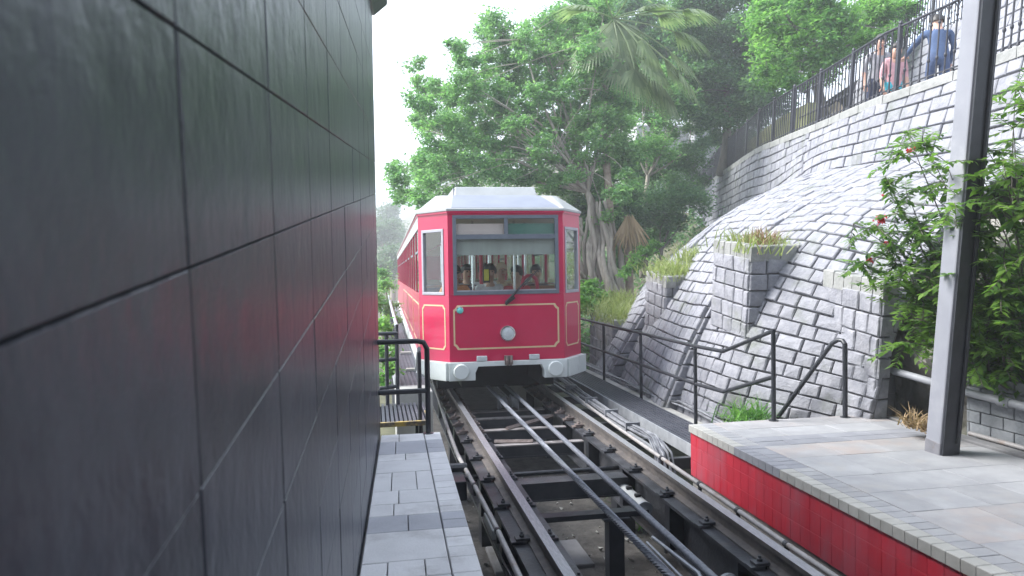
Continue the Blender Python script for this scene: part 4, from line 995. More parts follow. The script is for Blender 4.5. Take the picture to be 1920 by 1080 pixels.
for r in range(7):
    p0 = .0+r*.108; y = -.005-(.13 if r % 2 else 0); 
    if r % 2: piece('brick', [(.02, -.125, p0), (.02, -.003, p0), (.02, -.003, p0+.10), (.02, -.125, p0+.10)], [Vector((-.03, 0, 0))]*4, .004, MT['grey_brick'], bp, .0015, .001)
    while y > -2.8:
        piece('brick', [(.02, y-.235, p0), (.02, y-.004, p0), (.02, y-.004, p0+.10), (.02, y-.235, p0+.10)], [Vector((-.03+random.uniform(-.003, .003), 0, 0))]*4, .004, MT['grey_brick'], bp, .0015, .001); y -= .242
for r in range(7):
    p0 = r*.108; q = [(-.01, 0.002, p0), (.24, .002, p0), (.24, .002, p0+.10), (-.01, .002, p0+.10)]
    piece('brick', q[::-1], [Vector((0, .02, 0))]*4, .004, MT['grey_brick'], bp, .001, .001)
def rock_sheet(name, fx, u0, u1, nu, nv, m, amp, sc, seed, lab):
    v = []; O = fx(u0, 0)
    for j in range(nv+1):
        for i in range(nu+1):
            P = fx(u0+(u1-u0)*i/nu, j/nv); n = mnoise.fractal(P*sc+Vector((seed, 0, 0)), 1.0, 2.0, 5)
            c = mnoise.cell(P*sc*1.7)-.5
            v.append(P - O + Vector((-.8, -.5, .3))*(n*amp + c*amp*.35))
    mb = MB(); mb.add(v, [(j*(nu+1)+i, j*(nu+1)+i+1, (j+1)*(nu+1)+i+1, (j+1)*(nu+1)+i) for j in range(nv) for i in range(nu)])
    return tag(mb.build(name, MT[m], m=Matrix.Translation(O)), lab, 'rock')
rock_sheet('rock_bank', lambda u, v: Vector((5.42-.34*smooth(5.4, 6.1, u)*smooth(.3, .5, v)+.16*v+.5*v*v, u, -1.15+.02*u+2.6*v)), 2.4, 7.0, 60, 40, 'rock', .22, 1.5, 3.0, 'dark rocky bank behind the plastic drain pipe')
rock_sheet('earth_bank', lambda u, v: Vector((5.95+1.9*v, u, 1.2+1.2*v+.02*u)), 2.0, 7.6, 40, 20, 'soil', .15, 1.2, 9.0, 'shaded earth bank behind the flowering shrub')
rock_sheet('rock_outcrop', lambda u, v: Vector((Tc(u)[0]+2.0+1.2*v, u, Tc(u)[1]-.3+1.9*v*(.7+.5*math.sin(u*1.3)))), 17.2, 25, 60, 20, 'rock_tan', .45, .9, 5.0, 'tan rock outcrop beside the upper path under the trees')

# ------------------------------------------------------------------ vegetation
def unit(n): v = rng.normal(size=(n, 3)); return v/np.linalg.norm(v, axis=1, keepdims=True)
def leaf_quads(C, size, up=.5, aspect=.42, droop=.25):
    """rhombic leaves at centres C; returns vertices, four per leaf"""
    n = len(C); nr = unit(n); nr[:, 2] = np.abs(nr[:, 2])+up; nr /= np.linalg.norm(nr, axis=1, keepdims=True)
    d = unit(n); d[:, 2] -= droop; d -= nr*np.sum(d*nr, axis=1, keepdims=True); d /= np.linalg.norm(d, axis=1, keepdims=True)+1e-9
    b = np.cross(nr, d); L = size*rng.uniform(.65, 1.3, (n, 1))
    V = np.empty((n, 4, 3)); V[:, 0] = C-d*L*.5; V[:, 1] = C+b*L*aspect*.5-d*L*.05+nr*L*.06; V[:, 2] = C+d*L*.5-nr*L*.05; V[:, 3] = C-b*L*aspect*.5-d*L*.05+nr*L*.06
    return V.reshape(-1, 3)
def blob_leaves(c, r, n, flat=.8, clumps=14):
    """leaf centres in twig clumps through an ellipsoid"""
    k = max(3, clumps); u = unit(k)*(rng.uniform(0, 1, (k, 1))**.45)*r; u[:, 2] *= flat
    per = rng.dirichlet(np.ones(k)*1.5, 1)[0]; out = []
    for i in range(k):
        m = int(n*per[i]); s = r*rng.uniform(.22, .42)
        q = rng.normal(size=(m, 3))*s; q[:, 2] *= .7; out.append(u[i]+q)
    return np.concatenate(out)+np.array(c)
def limb_path(a, b, sag=.15, n=5):
    a, b = Vector(a), Vector(b); L = (b-a).length; off = Vector((random.uniform(-1, 1), random.uniform(-1, 1), random.uniform(-.2, 1)))*L*sag
    return [a.lerp(b, t)+off*math.sin(math.pi*t) for t in [i/n for i in range(n+1)]]
def tree(name, lab, base, fork, blobs, m, bark, dens=1.0, lsize=.10, tr=.16, cat='tree', group=None, limbs=True, clumps=14, flat=.8):
    """base, fork: trunk foot and first fork; blobs: (px, py, depth, radius in px)"""
    e = empty(name, lab, cat, Matrix.Translation(base), group); O = Vector(base)
    mb = MB(); pth = limb_path(base, fork, .04, 6); mb.tube([p-O for p in pth], [tr*(1.25-.5*i/6) for i in range(7)], 10)
    Cs = []; mains = []; step = 1 if len(blobs) < 10 else (4 if len(blobs) < 50 else 9)
    for i, (px, py, z, r) in enumerate(blobs):
        c = at(px, py, z); R_ = r*z/F
        if limbs:
            if i % step == 0:
                p2 = limb_path(fork, c, .12, 5); mb.tube([p-O for p in p2], [tr*.5*(1-.85*k/5) for k in range(6)], 6); mains.append(p2)
            else:
                q = min((p for m_ in mains for p in m_[2:]), key=lambda p: (p-c).length)
                p2 = limb_path(q, c, .12, 5); mb.tube([p-O for p in p2], [tr*.13*(1-.8*k/5) for k in range(6)], 5)
            for _ in range(3):
                t = c+Vector(unit(1)[0])*R_*.8; a = p2[3].lerp(p2[5], random.random()); mb.tube([a-O, a.lerp(t, .5)-O+Vector((0, 0, .05)), t-O], [tr*.06, tr*.04, tr*.02], 4)
        Cs.append(blob_leaves(c, R_, int(dens*2600*(R_/.65)**2), flat, clumps))
    mb.build('trunk', MT[bark], e, smooth=60)
    C = np.concatenate(Cs)-np.array(O)
    quad_mesh('crown', leaf_quads(C, lsize), MT[m], e)
    return e
# big tree over the track
base = at(1128, 545, 18.2); fork = at(1102, 360, 18.4)
def inpoly(x, y, P):
    c = False; j = len(P)-1
    for i in range(len(P)):
        if (P[i][1] > y) != (P[j][1] > y) and x < (P[j][0]-P[i][0])*(y-P[i][1])/(P[j][1]-P[i][1])+P[i][0]: c = not c
        j = i
    return c
def fill(P, n, z0, z1, r0, r1):
    """n foliage clusters spread over an outline given in photo pixels, at depths z0..z1"""
    xs_ = [p[0] for p in P]; ys_ = [p[1] for p in P]; out = []; tries = 0
    while len(out) < n and tries < 40000:
        tries += 1; x, y = random.uniform(min(xs_), max(xs_)), random.uniform(min(ys_), max(ys_)); r = random.uniform(r0, r1)
        k = .55 if random.random() < .9 else 0
        if all(inpoly(x+k*r*math.cos(a), y+k*r*math.sin(a), P) for a in (0, 1.57, 3.14, 4.71)) and all(math.hypot(x-o[0], y-o[1]) > .62*(r+o[3])*.8 or random.random() < .03 for o in out):
            out.append((x, y, random.uniform(z0, z1), r))
    return out
POLY = [(716,335),(760,295),(785,300),(800,262),(772,240),(775,190),(790,165),(765,125),(775,105),(812,135),(850,150),(845,95),(862,70),(880,110),(905,95),(900,40),(940,30),(960,90),(985,40),(1060,5),(1135,0),(1160,120),(1185,250),(1180,390),(1130,420),(1085,410),(1050,352),(860,352),(805,395),(750,385)]
bl = fill(POLY, 230, 17.2, 20.8, 16, 30)
big = tree('spreading_tree', 'large pale green tree spreading its crown over the tram roof', base, fork, bl, 'leaf', 'bark', .95, .115, .10, clumps=9)
# strands of aerial roots round its trunk
O = Vector(base)
for i in range(12):
    t = i/11; a = at(1088+t*88+random.uniform(-5, 5), 552+random.uniform(-8, 12), 18.0+random.uniform(-.3, .3)); b = at(1092+t*50+random.uniform(-8, 8), 385+random.uniform(-25, 30), 18.3+random.uniform(-.25, .25))
    n = 9; ph = random.uniform(0, 6)
    path = [a.lerp(b, k/n)+Vector((math.sin(k*1.1+ph)*.055, math.cos(k*.9+ph)*.06, 0)) for k in range(n+1)]
    mb = MB(); mb.tube([p-O for p in path], [random.uniform(.035, .075)*(1.35-.7*k/n) for k in range(n+1)], 7); mb.build('aerial_root', MT['bark'], big, smooth=60)
for (a, b) in (((1092, 440, 18), (1060, 395, 17.4)), ((1095, 520, 18), (1062, 490, 17.2)), ((1100, 545, 18), (1075, 512, 17))):
    mb = MB(); mb.tube([p-O for p in limb_path(at(*a), at(*b), .1, 4)], [.06, .05, .045, .03, .02], 6); mb.build('branch', MT['bark'], big, smooth=60)
# fan palms
def fan(c, d, L, spread=150, n=30, droop=.5, wf=.044):
    """one fan frond: strips radiating from c around direction d"""
    c, d = Vector(c), Vector(d).normalized(); sde = d.cross(Vector((0, 0, 1)))
    if sde.length < .1: sde = Vector((1, 0, 0))
    sde.normalize(); nn = sde.cross(d); V = []
    for i in range(n):
        a = R(-spread/2+spread*i/(n-1)); q = (d*math.cos(a)+sde*math.sin(a)); l = L*(.78+.22*math.cos(a))*random.uniform(.92, 1.05); w = wf*L
        t = q.cross(nn).normalized()
        p0 = c; p1 = c+q*l*.55-Vector((0, 0, droop*.12*l)); p2 = c+q*l*.92-Vector((0, 0, droop*.62*l))
        V += [p0-t*w*.25, p0+t*w*.25, p1+t*w, p1-t*w]; V += [p1-t*w, p1+t*w, p2+t*w*.12, p2-t*w*.12]
    return V
pb = at(1146, 560, 18.4); pt = at(1133, 85, 18.4)
palm = empty('fan_palm', 'tall fan palm with slim tan trunk and drooping fronds', 'palm', Matrix.Translation(pb))
path = [pb.lerp(pt, k/10)+Vector((.05*math.sin(k*.7), 0, 0)) for k in range(11)]
mb = MB(); mb.tube([p-pb for p in path], [.10-.002*k+.006*(k%2) for k in range(11)], 12); mb.build('trunk', MT['palm_bark'], palm, smooth=60)
pc = at(1150, 35, 18.3)
fr = [((1160,40),(.0,-.5,-.7),1.15),((1205,75),(.5,-.4,-.8),1.25),((1245,110),(.8,-.3,-.8),1.35),((1225,150),(.5,-.5,-1),1.25),((1265,60),(1,-.3,-.3),1.2),((1120,70),(-.6,-.4,-.7),1.1),((1165,110),(.1,-.6,-1),1.05),((1235,30),(.8,-.2,.1),1.2),((1100,20),(-.9,-.3,.2),1.1),((1180,-10),(.2,-.3,.8),1.2),((1135,-10),(-.3,-.3,.8),1.1),((1270,130),(.8,-.4,-1),1.15),((1190,130),(.3,-.5,-1),1.0),((1215,110),(.6,-.6,-.9),1.2),((1255,95),(.9,-.5,-.7),1.3),((1240,160),(.7,-.5,-1.2),1.2),((1155,75),(-.1,-.6,-.9),1.1),((1280,20),(1,-.3,.0),1.1),((1210,20),(.5,-.6,.2),1.1)]
for (px, py), d, L in fr:
    c = at(px, py, 17.9+random.uniform(-.6, .4)); V = [v-pb for v in fan(c, d, L*.86, 150, 24)]
    o = quad_mesh('frond', np.array([tuple(v) for v in V]), MT['palm_leaf'], palm)
    mb = MB(); mb.tube([p-pb for p in limb_path(pc, c, .08, 4)], .018, 5); mb.build('frond_stalk', MT['palm_leaf'], o)
pb2 = at(1182, 545, 18.4); pt2 = at(1176, 405, 18.4)
dpalm = empty('dead_palm', 'short palm stump with a hanging skirt of brown dead fronds', 'palm', Matrix.Translation(pb2))
mb = MB(); mb.tube([Vector((0, 0, -.5)), (pt2-pb2)*.5, pt2-pb2], [.11, .10, .08], 10); mb.build('trunk', MT['palm_bark'], dpalm, smooth=60)
for i in range(16):
    V = [v-pb2 for v in fan(pt2+Vector((random.uniform(-.08, .12), -.12, random.uniform(-.08, .05))), (random.uniform(-.25, .4), -.35, -1), random.uniform(.6, 1.05), random.uniform(40, 75), 8, random.uniform(.05, .3), .022)]
    quad_mesh('dead_frond', np.array([tuple(v) for v in V]), MT['dead_frond'], dpalm)
# other trees
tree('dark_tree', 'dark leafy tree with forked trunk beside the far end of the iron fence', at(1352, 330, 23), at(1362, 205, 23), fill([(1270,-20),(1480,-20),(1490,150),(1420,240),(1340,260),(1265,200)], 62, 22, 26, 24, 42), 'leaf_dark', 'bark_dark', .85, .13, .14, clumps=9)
tree('bright_tree', 'bright green tree hanging over the upper path above the rock outcrop', at(1560, 260, 17.8), at(1530, 110, 17.4), fill([(1425,-20),(1740,-20),(1710,40),(1640,85),(1570,130),(1500,170),(1430,150)], 46, 15.8, 18.5, 22, 38), 'leaf_bright', 'bark_dark', .9, .12, .12, clumps=9)
tree('thin_tree', 'slender tree rising through the foliage beside the palm trunk', at(1205, 520, 21), at(1215, 330, 21.5), fill([(1165,120),(1290,130),(1310,240),(1240,300),(1160,330)], 22, 21, 24, 22, 36), 'leaf', 'bark', .75, .12, .08, clumps=9)
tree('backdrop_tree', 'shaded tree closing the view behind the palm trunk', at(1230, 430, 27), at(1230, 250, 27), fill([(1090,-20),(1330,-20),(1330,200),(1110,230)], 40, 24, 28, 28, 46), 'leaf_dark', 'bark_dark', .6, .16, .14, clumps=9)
def bush(name, lab, base, blobs, m, dens=1.0, ls=.10, group=None, cat='bush'):
    return tree(name, lab, base, Vector(base)+Vector((0, 0, .3)), blobs, m, 'bark_dark', dens, ls, .05, cat, group, True, 10)
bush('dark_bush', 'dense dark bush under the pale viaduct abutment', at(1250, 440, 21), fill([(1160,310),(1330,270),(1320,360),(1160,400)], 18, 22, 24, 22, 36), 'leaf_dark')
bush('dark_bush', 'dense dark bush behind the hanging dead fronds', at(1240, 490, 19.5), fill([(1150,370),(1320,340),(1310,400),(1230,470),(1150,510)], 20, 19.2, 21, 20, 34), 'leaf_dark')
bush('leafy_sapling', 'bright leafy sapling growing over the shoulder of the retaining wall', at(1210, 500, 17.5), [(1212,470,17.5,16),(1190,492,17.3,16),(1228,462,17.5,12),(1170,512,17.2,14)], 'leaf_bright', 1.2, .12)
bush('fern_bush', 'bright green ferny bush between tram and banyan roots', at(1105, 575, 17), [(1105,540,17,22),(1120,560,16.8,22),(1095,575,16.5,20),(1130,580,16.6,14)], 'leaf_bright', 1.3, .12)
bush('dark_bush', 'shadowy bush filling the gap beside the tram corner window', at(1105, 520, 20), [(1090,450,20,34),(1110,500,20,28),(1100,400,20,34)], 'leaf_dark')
bush('valley_bush', 'bright green bush growing behind the left walkway railing', at(722, 740, 9.8), [(722,660,9.8,22),(733,690,9.6,18),(716,610,10.5,22),(728,640,10.6,16),(718,715,9.5,16),(738,650,11,10)], 'leaf_bright', 1.6, .085)
bush('valley_bush', 'tall pale bush above the wire mesh beside the left walkway', at(720, 640, 17), [(722,535,17,20),(712,560,16,24),(730,580,16,16),(715,515,18,16),(738,600,17,12)], 'leaf', 1.6, .09)
for i, (px, py, z, r) in enumerate([(735,480,60,30),(715,430,75,28),(745,440,85,22),(728,395,95,22),(760,470,70,20),(705,500,50,25)]):
    g = at(px, py, z); tree('valley_tree', 'hazy pale tree far down the valley beyond the tram', (g.x, g.y, ground_z(g.x, g.y)), g-Vector((0, 0, r*z/F*.6)), [(px, py, z, r), (px-12, py+18, z, r*.8), (px+8, py+20, z+1, r*.8)], 'leaf_far', 'bark', .12, .35, .2, group='hazy trees down the valley')
# undergrowth over the hillside
Cs = []
for i in range(900):
    x, y = random.uniform(5.2, 30), random.uniform(17, 46)
    if x < 5.2+.25*(y-17): pass
    z = ground_z(x, y); r = random.uniform(.3, .75); Cs.append(blob_leaves((x, y, z+r*.35), r, 95, .8, 5))
C = np.concatenate(Cs); o = quad_mesh('undergrowth', leaf_quads(C, .17), MT['leaf_dark']); o['kind'] = 'stuff'; o['label'] = 'dark undergrowth covering the hillside behind the tram'; o['category'] = 'undergrowth'
Cs = []
for i in range(420):
    x, y = random.uniform(-14, -.6), random.uniform(8, 40)
    z = ground_z(x, y); r = random.uniform(.4, .9); Cs.append(blob_leaves((x, y, z+r*.4), r, 70, .8, 5))
C = np.concatenate(Cs); o = quad_mesh('undergrowth', leaf_quads(C, .15), MT['leaf']); o['kind'] = 'stuff'; o['label'] = 'green undergrowth on the slope below the left walkway'; o['category'] = 'undergrowth'
# grass and weeds
def grass(name, lab, centres, n, h, m='grass', spread=.2, lean=.35):
    V = []
    O = Vector(centres[0])
    for k in range(n):
        c = Vector(random.choice(centres))+Vector((random.gauss(0, spread), random.gauss(0, spread), 0)); hh = h*random.uniform(.45, 1.2); w = .006+.004*random.random()
        a = random.uniform(0, 6.28); t = Vector((math.cos(a), math.sin(a), 0)); l = Vector((random.gauss(0, lean), random.gauss(0, lean), 1)).normalized()
        p1 = c+l*hh*.6; p2 = c+l*hh+Vector((l.x, l.y, -.35))*hh*.3
        V += [c-t*w, c+t*w, p1+t*w*.8, p1-t*w*.8, p1-t*w*.8, p1+t*w*.8, p2+t*w*.1, p2-t*w*.1]
    o = quad_mesh(name, np.array([tuple(v-O) for v in V]), MT[m]); o.location = O; return tag(o, lab, 'grass')
MT['weed_red'] = leaf_mat('weed_red', (.20,.13,.08), (.34,.20,.14), .3)
grass('weeds', 'dry green and reddish weeds in the highest stone planter', [(4.5, 8.2, 1.08), (4.6, 8.75, 1.08), (4.85, 8.5, 1.08)], 260, .30, 'grass', .16, .45)
grass('weeds', 'reddish brown dry stalks among the weeds of the highest planter', [(4.62, 8.3, 1.08), (4.72, 8.55, 1.08)], 170, .32, 'weed_red', .10, .4)
grass('weeds', 'tall thick grass tuft in the middle stone planter', [(4.80, 11.4, .35), (4.85, 11.9, .35), (5.05, 11.65, .38), (5.3, 11.7, .6)], 800, .36, 'grass', .17, .55)
grass('weeds', 'pale grass spilling over the low stone planter', [(4.85, 14.4, -.9), (4.95, 15.2, -.9), (5.25, 14.7, -.9), (5.4, 15.6, -.75), (5.0, 16.2, -.9)], 1300, .42, 'grass', .26, .55)
c = at(1393, 790, 8.2); grass('weeds', 'bright green fern tuft growing behind the platform edge', [tuple(c), tuple(c+Vector((.12, 0, 0)))], 240, .26, 'leaf_bright', .10, .8)
c = at(1707, 800, 6.7); grass('weeds', 'dry straw coloured grass tuft at the platform kerb', [tuple(c), tuple(c+Vector((.05, -.1, 0)))], 110, .22, 'dead_frond', .05, .7)
c = at(1240, 905, 6.6); grass('weeds', 'small green weeds on the ground below the grey cables', [tuple(S(2.9, 7.6, -.95)), tuple(S(3.1, 8.2, -.95)), tuple(S(2.95, 9, -.95))], 500, .3, 'leaf_bright', .15, .6)
# flowering shrub at the right
base = S(5.75, 5.5, .5)
sh = empty('flowering_shrub', 'glossy green shrub with red flowers arching round the steel post', 'shrub', Matrix.Translation(base)); O = Vector(base)
tips = [(1610,490,6.9),(1640,420,6.8),(1660,330,6.7),(1690,285,6.6),(1700,245,6.6),(1730,270,6.3),(1650,540,6.8),(1690,580,6.7),(1700,500,6.5),(1720,420,6.5),(1700,360,6.6),(1740,360,6.4),(1750,300,6.2),(1780,320,5.8),(1830,330,5.7),(1850,280,5.8),(1880,300,5.6),(1900,240,5.8),(1910,330,5.5),(1860,380,5.6),(1830,430,5.9),(1890,420,5.6),(1915,480,5.5),(1850,500,6.0),(1880,530,5.9),(1910,540,5.7),(1840,540,6.2),(1820,300,5.7),(1790,380,5.7),(1740,520,6.4),(1730,600,6.5),(1700,640,6.6),(1860,570,6.0),(1900,600,5.8),(1935,200,5.8),(1940,380,5.5),(1940,560,5.5),(1905,160,6.1),(1755,450,6.3),(1670,460,6.8),(1600,420,7.0),(1680,400,6.6),(1820,480,6.2),(1800,600,6.4),(1880,480,6.0),(1840,360,6.2)]
V = []; mbs = MB(); fl = []
for (px, py, z) in tips:
    t = at(px, py, z); st = O+Vector((random.uniform(-.2, .3), random.uniform(-.5, .5), -.05)); pth = limb_path(st, t, .10, 7); mbs.tube([p-O for p in pth], [.013*(1.2-k/7) for k in range(8)], 5)
    for k in range(17):
        f0 = pth[min(7, 3+random.randrange(5))]; dr = Vector((random.gauss(-.25, .7), random.gauss(-.3, .7), random.gauss(.05, .4))).normalized(); Lr = random.uniform(.16, .32)
        e1 = f0+dr*Lr-Vector((0, 0, .05)); mbs.tube([f0-O, e1-O], [.004, .002], 3, False)
        sd = dr.cross(Vector((0, 0, 1))).normalized()
        npair = 9
        for i in range(npair):
            p = f0.lerp(e1, (i+.8)/npair)
            for sg in (-1, 1):
                q = (sd*sg*.8+dr*.55+Vector((0, 0, random.gauss(-.1, .3)))).normalized(); l = random.uniform(.055, .10); w = q.cross(Vector((0, 0, 1))+sd*random.gauss(0, .3)).normalized()*l*.23
                V += [p-O, p-O+q*l*.45+w, p-O+q*l-Vector((0, 0, .012)), p-O+q*l*.45-w]
quad_mesh('leaves', np.array([tuple(v) for v in V]), MT['leaf_shrub'], sh); mbs.build('stems', MT['bark_dark'], sh)
for (px, py, z, r) in [(1652,412,6.75,.05),(1630,488,6.85,.035),(1703,283,6.55,.03),(1715,278,6.5,.025),(1663,455,6.7,.02),(1655,366,6.75,.016)]:
    c = at(px, py, z); pts = np.array(c-O)+rng.normal(size=(46, 3))*r*.4; quad_mesh('flower', leaf_quads(pts, r*.9, .2, .5), MT['flower'], sh)

# ------------------------------------------------------------------ viaduct behind the trees, lamp post
vi = empty('viaduct', 'pale concrete viaduct abutment half hidden behind the trees', 'bridge', Matrix.Translation(at(1265, 330, 34)))
O = vi.location
def vbox(name, px0, px1, py0, py1, z, dep, m='far_building'):
    a, b = at(px0, py1, z)-O, at(px1, py0, z)-O; mb = MB(); mb.box(a.x, b.x, a.y, a.y+dep, a.z, b.z); return mb.build(name, MT[m], vi, bevel=.05)
vbox('abutment', 1190, 1350, 236, 380, 34, 4); vbox('pier', 1300, 1332, 190, 300, 33.5, 1.2); vbox('deck', 1280, 1460, 128, 188, 33, 5, 'concrete'); vbox('parapet', 1285, 1455, 112, 128, 33.2, .3)
def proj(P):
    d = Vector(P)-Vector((0, 0, EYE)); z = d.dot(cam_f); return 960+F*d.dot(cam_r)/z, 540-F*d.dot(cam_u)/z, z
def on_path(px, off):
    best = min((abs(proj((Tc(y)[0]+off, y, Tc(y)[1]-.30))[0]-px), y) for y in [6+i*.02 for i in range(1000)]); y = best[1]
    return Vector((Tc(y)[0]+off, y, Tc(y)[1]-.30))
L0 = on_path(1508, 1.4)
lp = empty('lamp_post', 'dark iron lamp post standing by the upper path behind the fence', 'lamp', Matrix.Translation(L0))
mb = MB(); mb.lathe([(.09, 0), (.09, .25), (.06, .3), (.055, 1.2), (.07, 1.22), (.07, 1.28), (.045, 1.32), (.04, 3.6)], (0, 0, 0), 'z', 12); mb.build('pole', MT['iron'], lp, smooth=40)
mb = MB(); mb.lathe([(.05, 3.6), (.12, 3.7), (.16, 4.0), (.19, 4.05), (.03, 4.2)], (0, 0, 0), 'z', 8); mb.build('lantern', MT['iron'], lp)
mb = MB(); mb.box(-.2, .0, -.06, .06, 1.75, 1.9); mb.build('camera_box', MT['iron'], lp)

# ------------------------------------------------------------------ people
for n_, c_ in dict(grey_tee=(.30,.30,.32), jeans=(.028,.035,.075), blue_top=(.05,.085,.17), denim=(.055,.085,.17), pink_top=(.5,.27,.29), teal=(.04,.36,.44), shoe=(.4,.4,.4), white_top=(.62,.62,.66), dark_top=(.05,.05,.07), red_top=(.5,.06,.07), orange_top=(.55,.22,.08), sun_hat=(.62,.5,.36)).items(): cloth(n_, c_)
def person(lab, m, J, top, bottom, hair=True, sleeves='short', face=True, group=None, hat=None):
    """J: joint positions in metres (z up, facing +y); one skinned body, hair and eyes as parts"""
    e = empty('person', lab, 'person', m, group)
    V, Rr, E, K = [], [], [], []
    def jv(p, r, par, kind):
        V.append(tuple(p)); Rr.append(r); K.append(kind)
        if par is not None: E.append((par, len(V)-1))
        return len(V)-1
    P = {k: Vector(v) for k, v in J.items() if not isinstance(v, str)}; sc = J.get('scale', 1)
    pel = jv(P['pelvis'], .125, None, 'b'); sp = jv(P['pelvis'].lerp(P['chest'], .5), .125, pel, 't'); ch = jv(P['chest'], .135, sp, 't'); nk = jv(P['neck'], .055, ch, 's')
    hd = P['head']; up = (hd-P['neck']).normalized(); fwd = Vector(J['look']).normalized()
    h1 = jv(hd-up*.055+fwd*.02, .078, nk, 's'); h2 = jv(hd+up*.03, .094, h1, 's'); h3 = jv(hd+up*.095-fwd*.01, .062, h2, 's')
    jv(hd-up*.01+fwd*.118, .014, h1, 's')
    for sd in ('l', 'r'):
        sh = jv(P[sd+'sho'], .062, ch, 't'); el = jv(P[sd+'elb'], .042, sh, 't' if sleeves == 'long' else 's'); wr = jv(P[sd+'wri'], .029, el, 't' if sleeves == 'long' else 's')
        d = (P[sd+'wri']-P[sd+'elb']).normalized(); pm = jv(P[sd+'wri']+d*.06, .026, wr, 's')
        sv = d.cross(fwd)
        if sv.length < .2: sv = d.cross(Vector((0, 0, 1)))
        sv.normalize(); nv = d.cross(sv)
        for q, l in ((-.03, .07), (-.010, .085), (.010, .08), (.03, .062)):
            k1 = jv(P[sd+'wri']+d*.095+sv*q, .0095, pm, 's'); jv(P[sd+'wri']+d*(.095+l*.8)+sv*q+nv*.025, .008, k1, 's')
        k1 = jv(P[sd+'wri']+d*.05+sv*.045, .011, pm, 's'); jv(P[sd+'wri']+d*.09+sv*.058+nv*.01, .009, k1, 's')
        if sd+'kne' in P:
            hp = jv(P[sd+'hip'], .095, pel, 'b'); kn = jv(P[sd+'kne'], .062, hp, J.get('shin', 'b')); an = jv(P[sd+'ank'], .042, kn, J.get('shin', 'b')); f2 = Vector((fwd.x, fwd.y, 0)).normalized() if 'foot' not in J else Vector(J['foot']); jv(P[sd+'ank']+f2*.15-Vector((0, 0, .05)), .036, an, 'f')
    me = bpy.data.meshes.new('body'); me.from_pydata(V, E, []); o = bpy.data.objects.new('body', me); link(o)
    md = o.modifiers.new('skin', 'SKIN'); md.use_smooth_shade = True
    sv_ = me.skin_vertices[0].data
    for i, r in enumerate(Rr): sv_[i].radius = (r, r*(.72 if K[i] == 't' and r > .1 or i == 0 else 1)); sv_[i].use_root = (i == 0)
    ss = o.modifiers.new('sub', 'SUBSURF'); ss.levels = 2; ss.render_levels = 2
    dg = bpy.context.evaluated_depsgraph_get(); me2 = bpy.data.meshes.new_from_object(o.evaluated_get(dg)); o.modifiers.clear(); o.data = me2; bpy.data.meshes.remove(me)
    o.parent = e
    for k in ('skin', top, bottom, 'shoe'): me2.materials.append(MT[k])
    A = np.array(V); ki = {'s': 0, 't': 1, 'b': 2, 'f': 3}
    ea = np.array([A[a] for a, b in E]); eb = np.array([A[b] for a, b in E]); ek = [ki[K[b]] for a, b in E]
    rad = np.array([(Rr[a]+Rr[b])/2 for a, b in E])
    ek = [1 if K[a] == 't' and K[b] == 's' and Rr[b] > .04 and Rr[b] < .05 else k for (a, b), k in zip(E, ek)]   # short sleeve on the upper arm
    for p in me2.polygons:
        c = np.array(p.center); ab = eb-ea; t = np.clip(np.sum((c-ea)*ab, 1)/np.sum(ab*ab, 1), 0, 1); dist = np.linalg.norm(ea+ab*t[:, None]-c, axis=1)-rad
        p.material_index = ek[int(np.argmin(dist))]
    side_ = fwd.cross(up).normalized()
    if hair:
        mb = MB(); n1, n2 = 14, 8
        vs_, fs_ = [], []
        for i in range(n2+1):
            th = i/n2*1.95
            for j in range(n1):
                a = 2*math.pi*j/n1; q = Vector((math.sin(th)*math.cos(a), math.sin(th)*math.sin(a), math.cos(th)))
                back = max(0, -q.y); lim = 1.0 if (q.z > .15 or q.y < .1) else .80
                r = .112*(1+.05*math.sin(5*a+3*th))*lim
                vs_.append(hd+up*.035+side_*q.x*r*.92+fwd*(q.y*r-.008)+up*q.z*r*1.02)
        for i in range(n2):
            for j in range(n1): fs_.append((i*n1+j, i*n1+(j+1) % n1, (i+1)*n1+(j+1) % n1, (i+1)*n1+j))
        mb.add(vs_, fs_); mb.build('hair', MT[hat or 'hair'], e, smooth=80)
    if face:
        for sg in (-1, 1):
            mb = MB(); mb.lathe([(.003, -.008), (.012, -.003), (.012, .003), (.003, .008)], hd+up*.02+fwd*.09+side_*sg*.034, 'y', 8); mb.build('eye', MT['dark'], e, smooth=60)
        c = hd-up*.065+fwd*.092; mb = MB(); mb.tube([c-side_*.024, c+fwd*.006, c+side_*.024], .006, 5); mb.build('mouth', MT['red_pipe'], e)
    return e
def stand(h=1.0, lean=0.0, look=(0, 1, 0), la=None, ra=None, stride=.12):
    L = lean
    J = dict(pelvis=(0, 0, .95), chest=(0, .10*0+L*.38, 1.32-abs(L)*.10), neck=(0, L*.50, 1.50-abs(L)*.16), head=(0, L*.60+.02, 1.62-abs(L)*.20),
             lsho=(-.185, L*.44, 1.42-abs(L)*.14), lelb=(-.25, L*.40-.02, 1.13), lwri=(-.25, L*.45+.10, .90), rsho=(.185, L*.44, 1.42-abs(L)*.14), relb=(.25, L*.40-.02, 1.13), rwri=(.25, L*.45+.10, .90),
             lhip=(-.09, 0, .90), lkne=(-.10, stride*.8, .50), lank=(-.10, stride*.5, .09), rhip=(.09, 0, .90), rkne=(.10, -stride*.1, .50), rank=(.10, -stride*1.8, .10))
    for k, v in (la or {}).items(): J['l'+k] = v
    for k, v in (ra or {}).items(): J['r'+k] = v
    J = {k: tuple(q*h for q in v) for k, v in J.items()}; J['look'] = look; return J
def face_m(P, deg): return Matrix.Translation(P) @ Matrix.Rotation(R(deg), 4, 'Z')
p1 = on_path(1638, .75); person('walker in grey tee and dark jeans on the upper path', face_m(p1, 165), stand(.95), 'grey_tee', 'jeans')
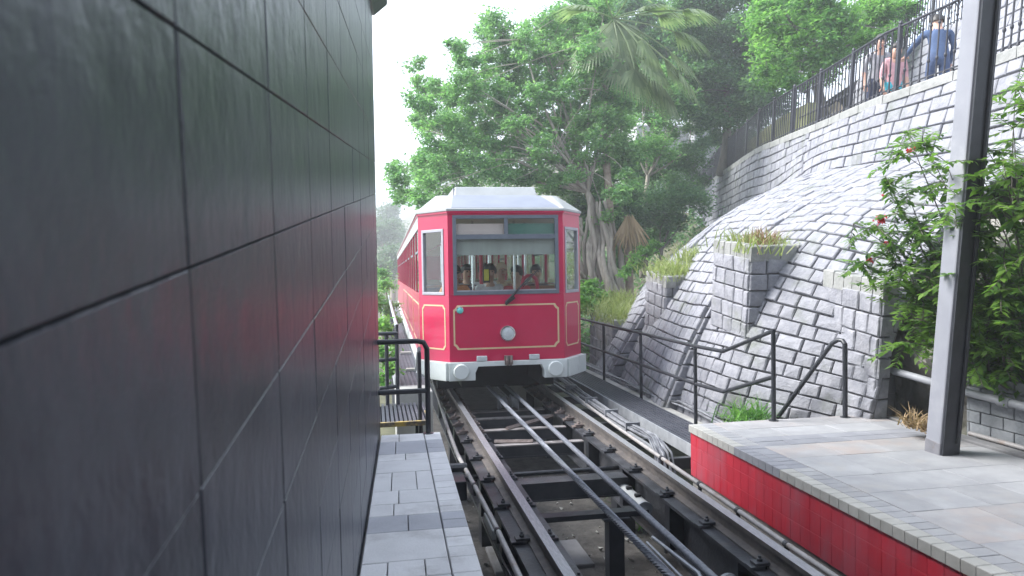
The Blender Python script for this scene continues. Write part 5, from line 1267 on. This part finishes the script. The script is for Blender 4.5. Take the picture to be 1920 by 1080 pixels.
p2 = on_path(1668, .85); Jc = stand(.80); Jc['shin'] = 's'; person('smaller walker in pink top and turquoise shorts on the upper path', face_m(p2, 165), Jc, 'pink_top', 'teal')
p3 = on_path(1752, .75); person('walker in blue long sleeves bending with one arm stretched out on the path', face_m(p3, -25), stand(.90, .42, (.0, 1, -.3), la={'elb': (-.32, .42, 1.16), 'wri': (-.34, .66, 1.08)}), 'blue_top', 'denim', sleeves='long')
mb = MB(); mb.box(-.09, .09, -.05, .05, 0, .22); bag = mb.build('backpack', MT['dark_top'], bevel=.03); bag.matrix_world = face_m(p3+Vector((.12, .18, .92)), -25); tag(bag, 'small dark bag hanging at the hip of the bending walker', 'bag')
def seated(look=(0, -1, 0), t=0.0, arm=0.0):
    J = dict(pelvis=(0, 0, .12), chest=(t, -.02, .50), neck=(t*1.2, -.02, .68), head=(t*1.4, -.035, .80), lsho=(-.18+t, -.02, .60), lelb=(-.24+t, -.10, .34), lwri=(-.14, -.28, .24+arm), rsho=(.18+t, -.02, .60), relb=(.24+t, -.10, .34), rwri=(.14, -.28, .24),
             lhip=(-.09, 0, .10), lkne=(-.10, -.42, .12), lank=(-.10, -.42, -.27), rhip=(.09, 0, .10), rkne=(.10, -.42, .12), rank=(.10, -.42, -.27))
    J['look'] = look; J['foot'] = (0, -1, 0); return J
for (x, y, p, look, t, top, lab, hat) in [(-.60, 1.32, 1.36, (.2, -1, 0), .0, 'orange_top', 'passenger in orange top looking out beside the tram corner pillar', None), (-.08, 1.36, 1.37, (-.1, -1, .05), .02, 'white_top', 'passenger in white top facing forward behind the yellow notice', None),
        (.08, 2.60, 1.40, (.1, -1, 0), -.05, 'white_top', 'passenger in white top seated one row further back in the tram', None), (.36, 1.34, 1.34, (-.8, -.6, 0), .0, 'red_top', 'passenger in red top turning sideways near the red hoop', None),
        (.32, 2.62, 1.40, (.2, -1, 0), .0, 'sun_hat', 'passenger in pale cap behind the turning passenger', 'sun_hat'), (.92, 2.6, 1.36, (0, -1, 0), 0, 'dark_top', 'passenger in dark top by the right tram window', None), (-.32, 2.6, 1.38, (.3, -1, 0), .03, 'dark_top', 'passenger in dark top behind the steel grab poles', None)]:
    person(lab, TRAM_M @ Matrix.Translation((x, y, p-.375)), seated(look, t), top, 'jeans', group=None, hat=hat)

# ------------------------------------------------------------------ thin daylight haze
mb = MB(); mb.box(-75, 60, -16, 190, -62, 13.5)
hz = mb.build('haze', MT['dirt']); hz['kind'] = 'stuff'
hm = bpy.data.materials.new('haze'); hm.use_nodes = True; t = hm.node_tree; t.nodes.clear()
pv = t.nodes.new('ShaderNodeVolumePrincipled'); pv.inputs['Color'].default_value = (.93, .96, 1, 1); pv.inputs['Density'].default_value = .004; pv.inputs['Anisotropy'].default_value = .3
ou = t.nodes.new('ShaderNodeOutputMaterial'); t.links.new(pv.outputs[0], ou.inputs['Volume'])
hz.data.materials.clear(); hz.data.materials.append(hm)
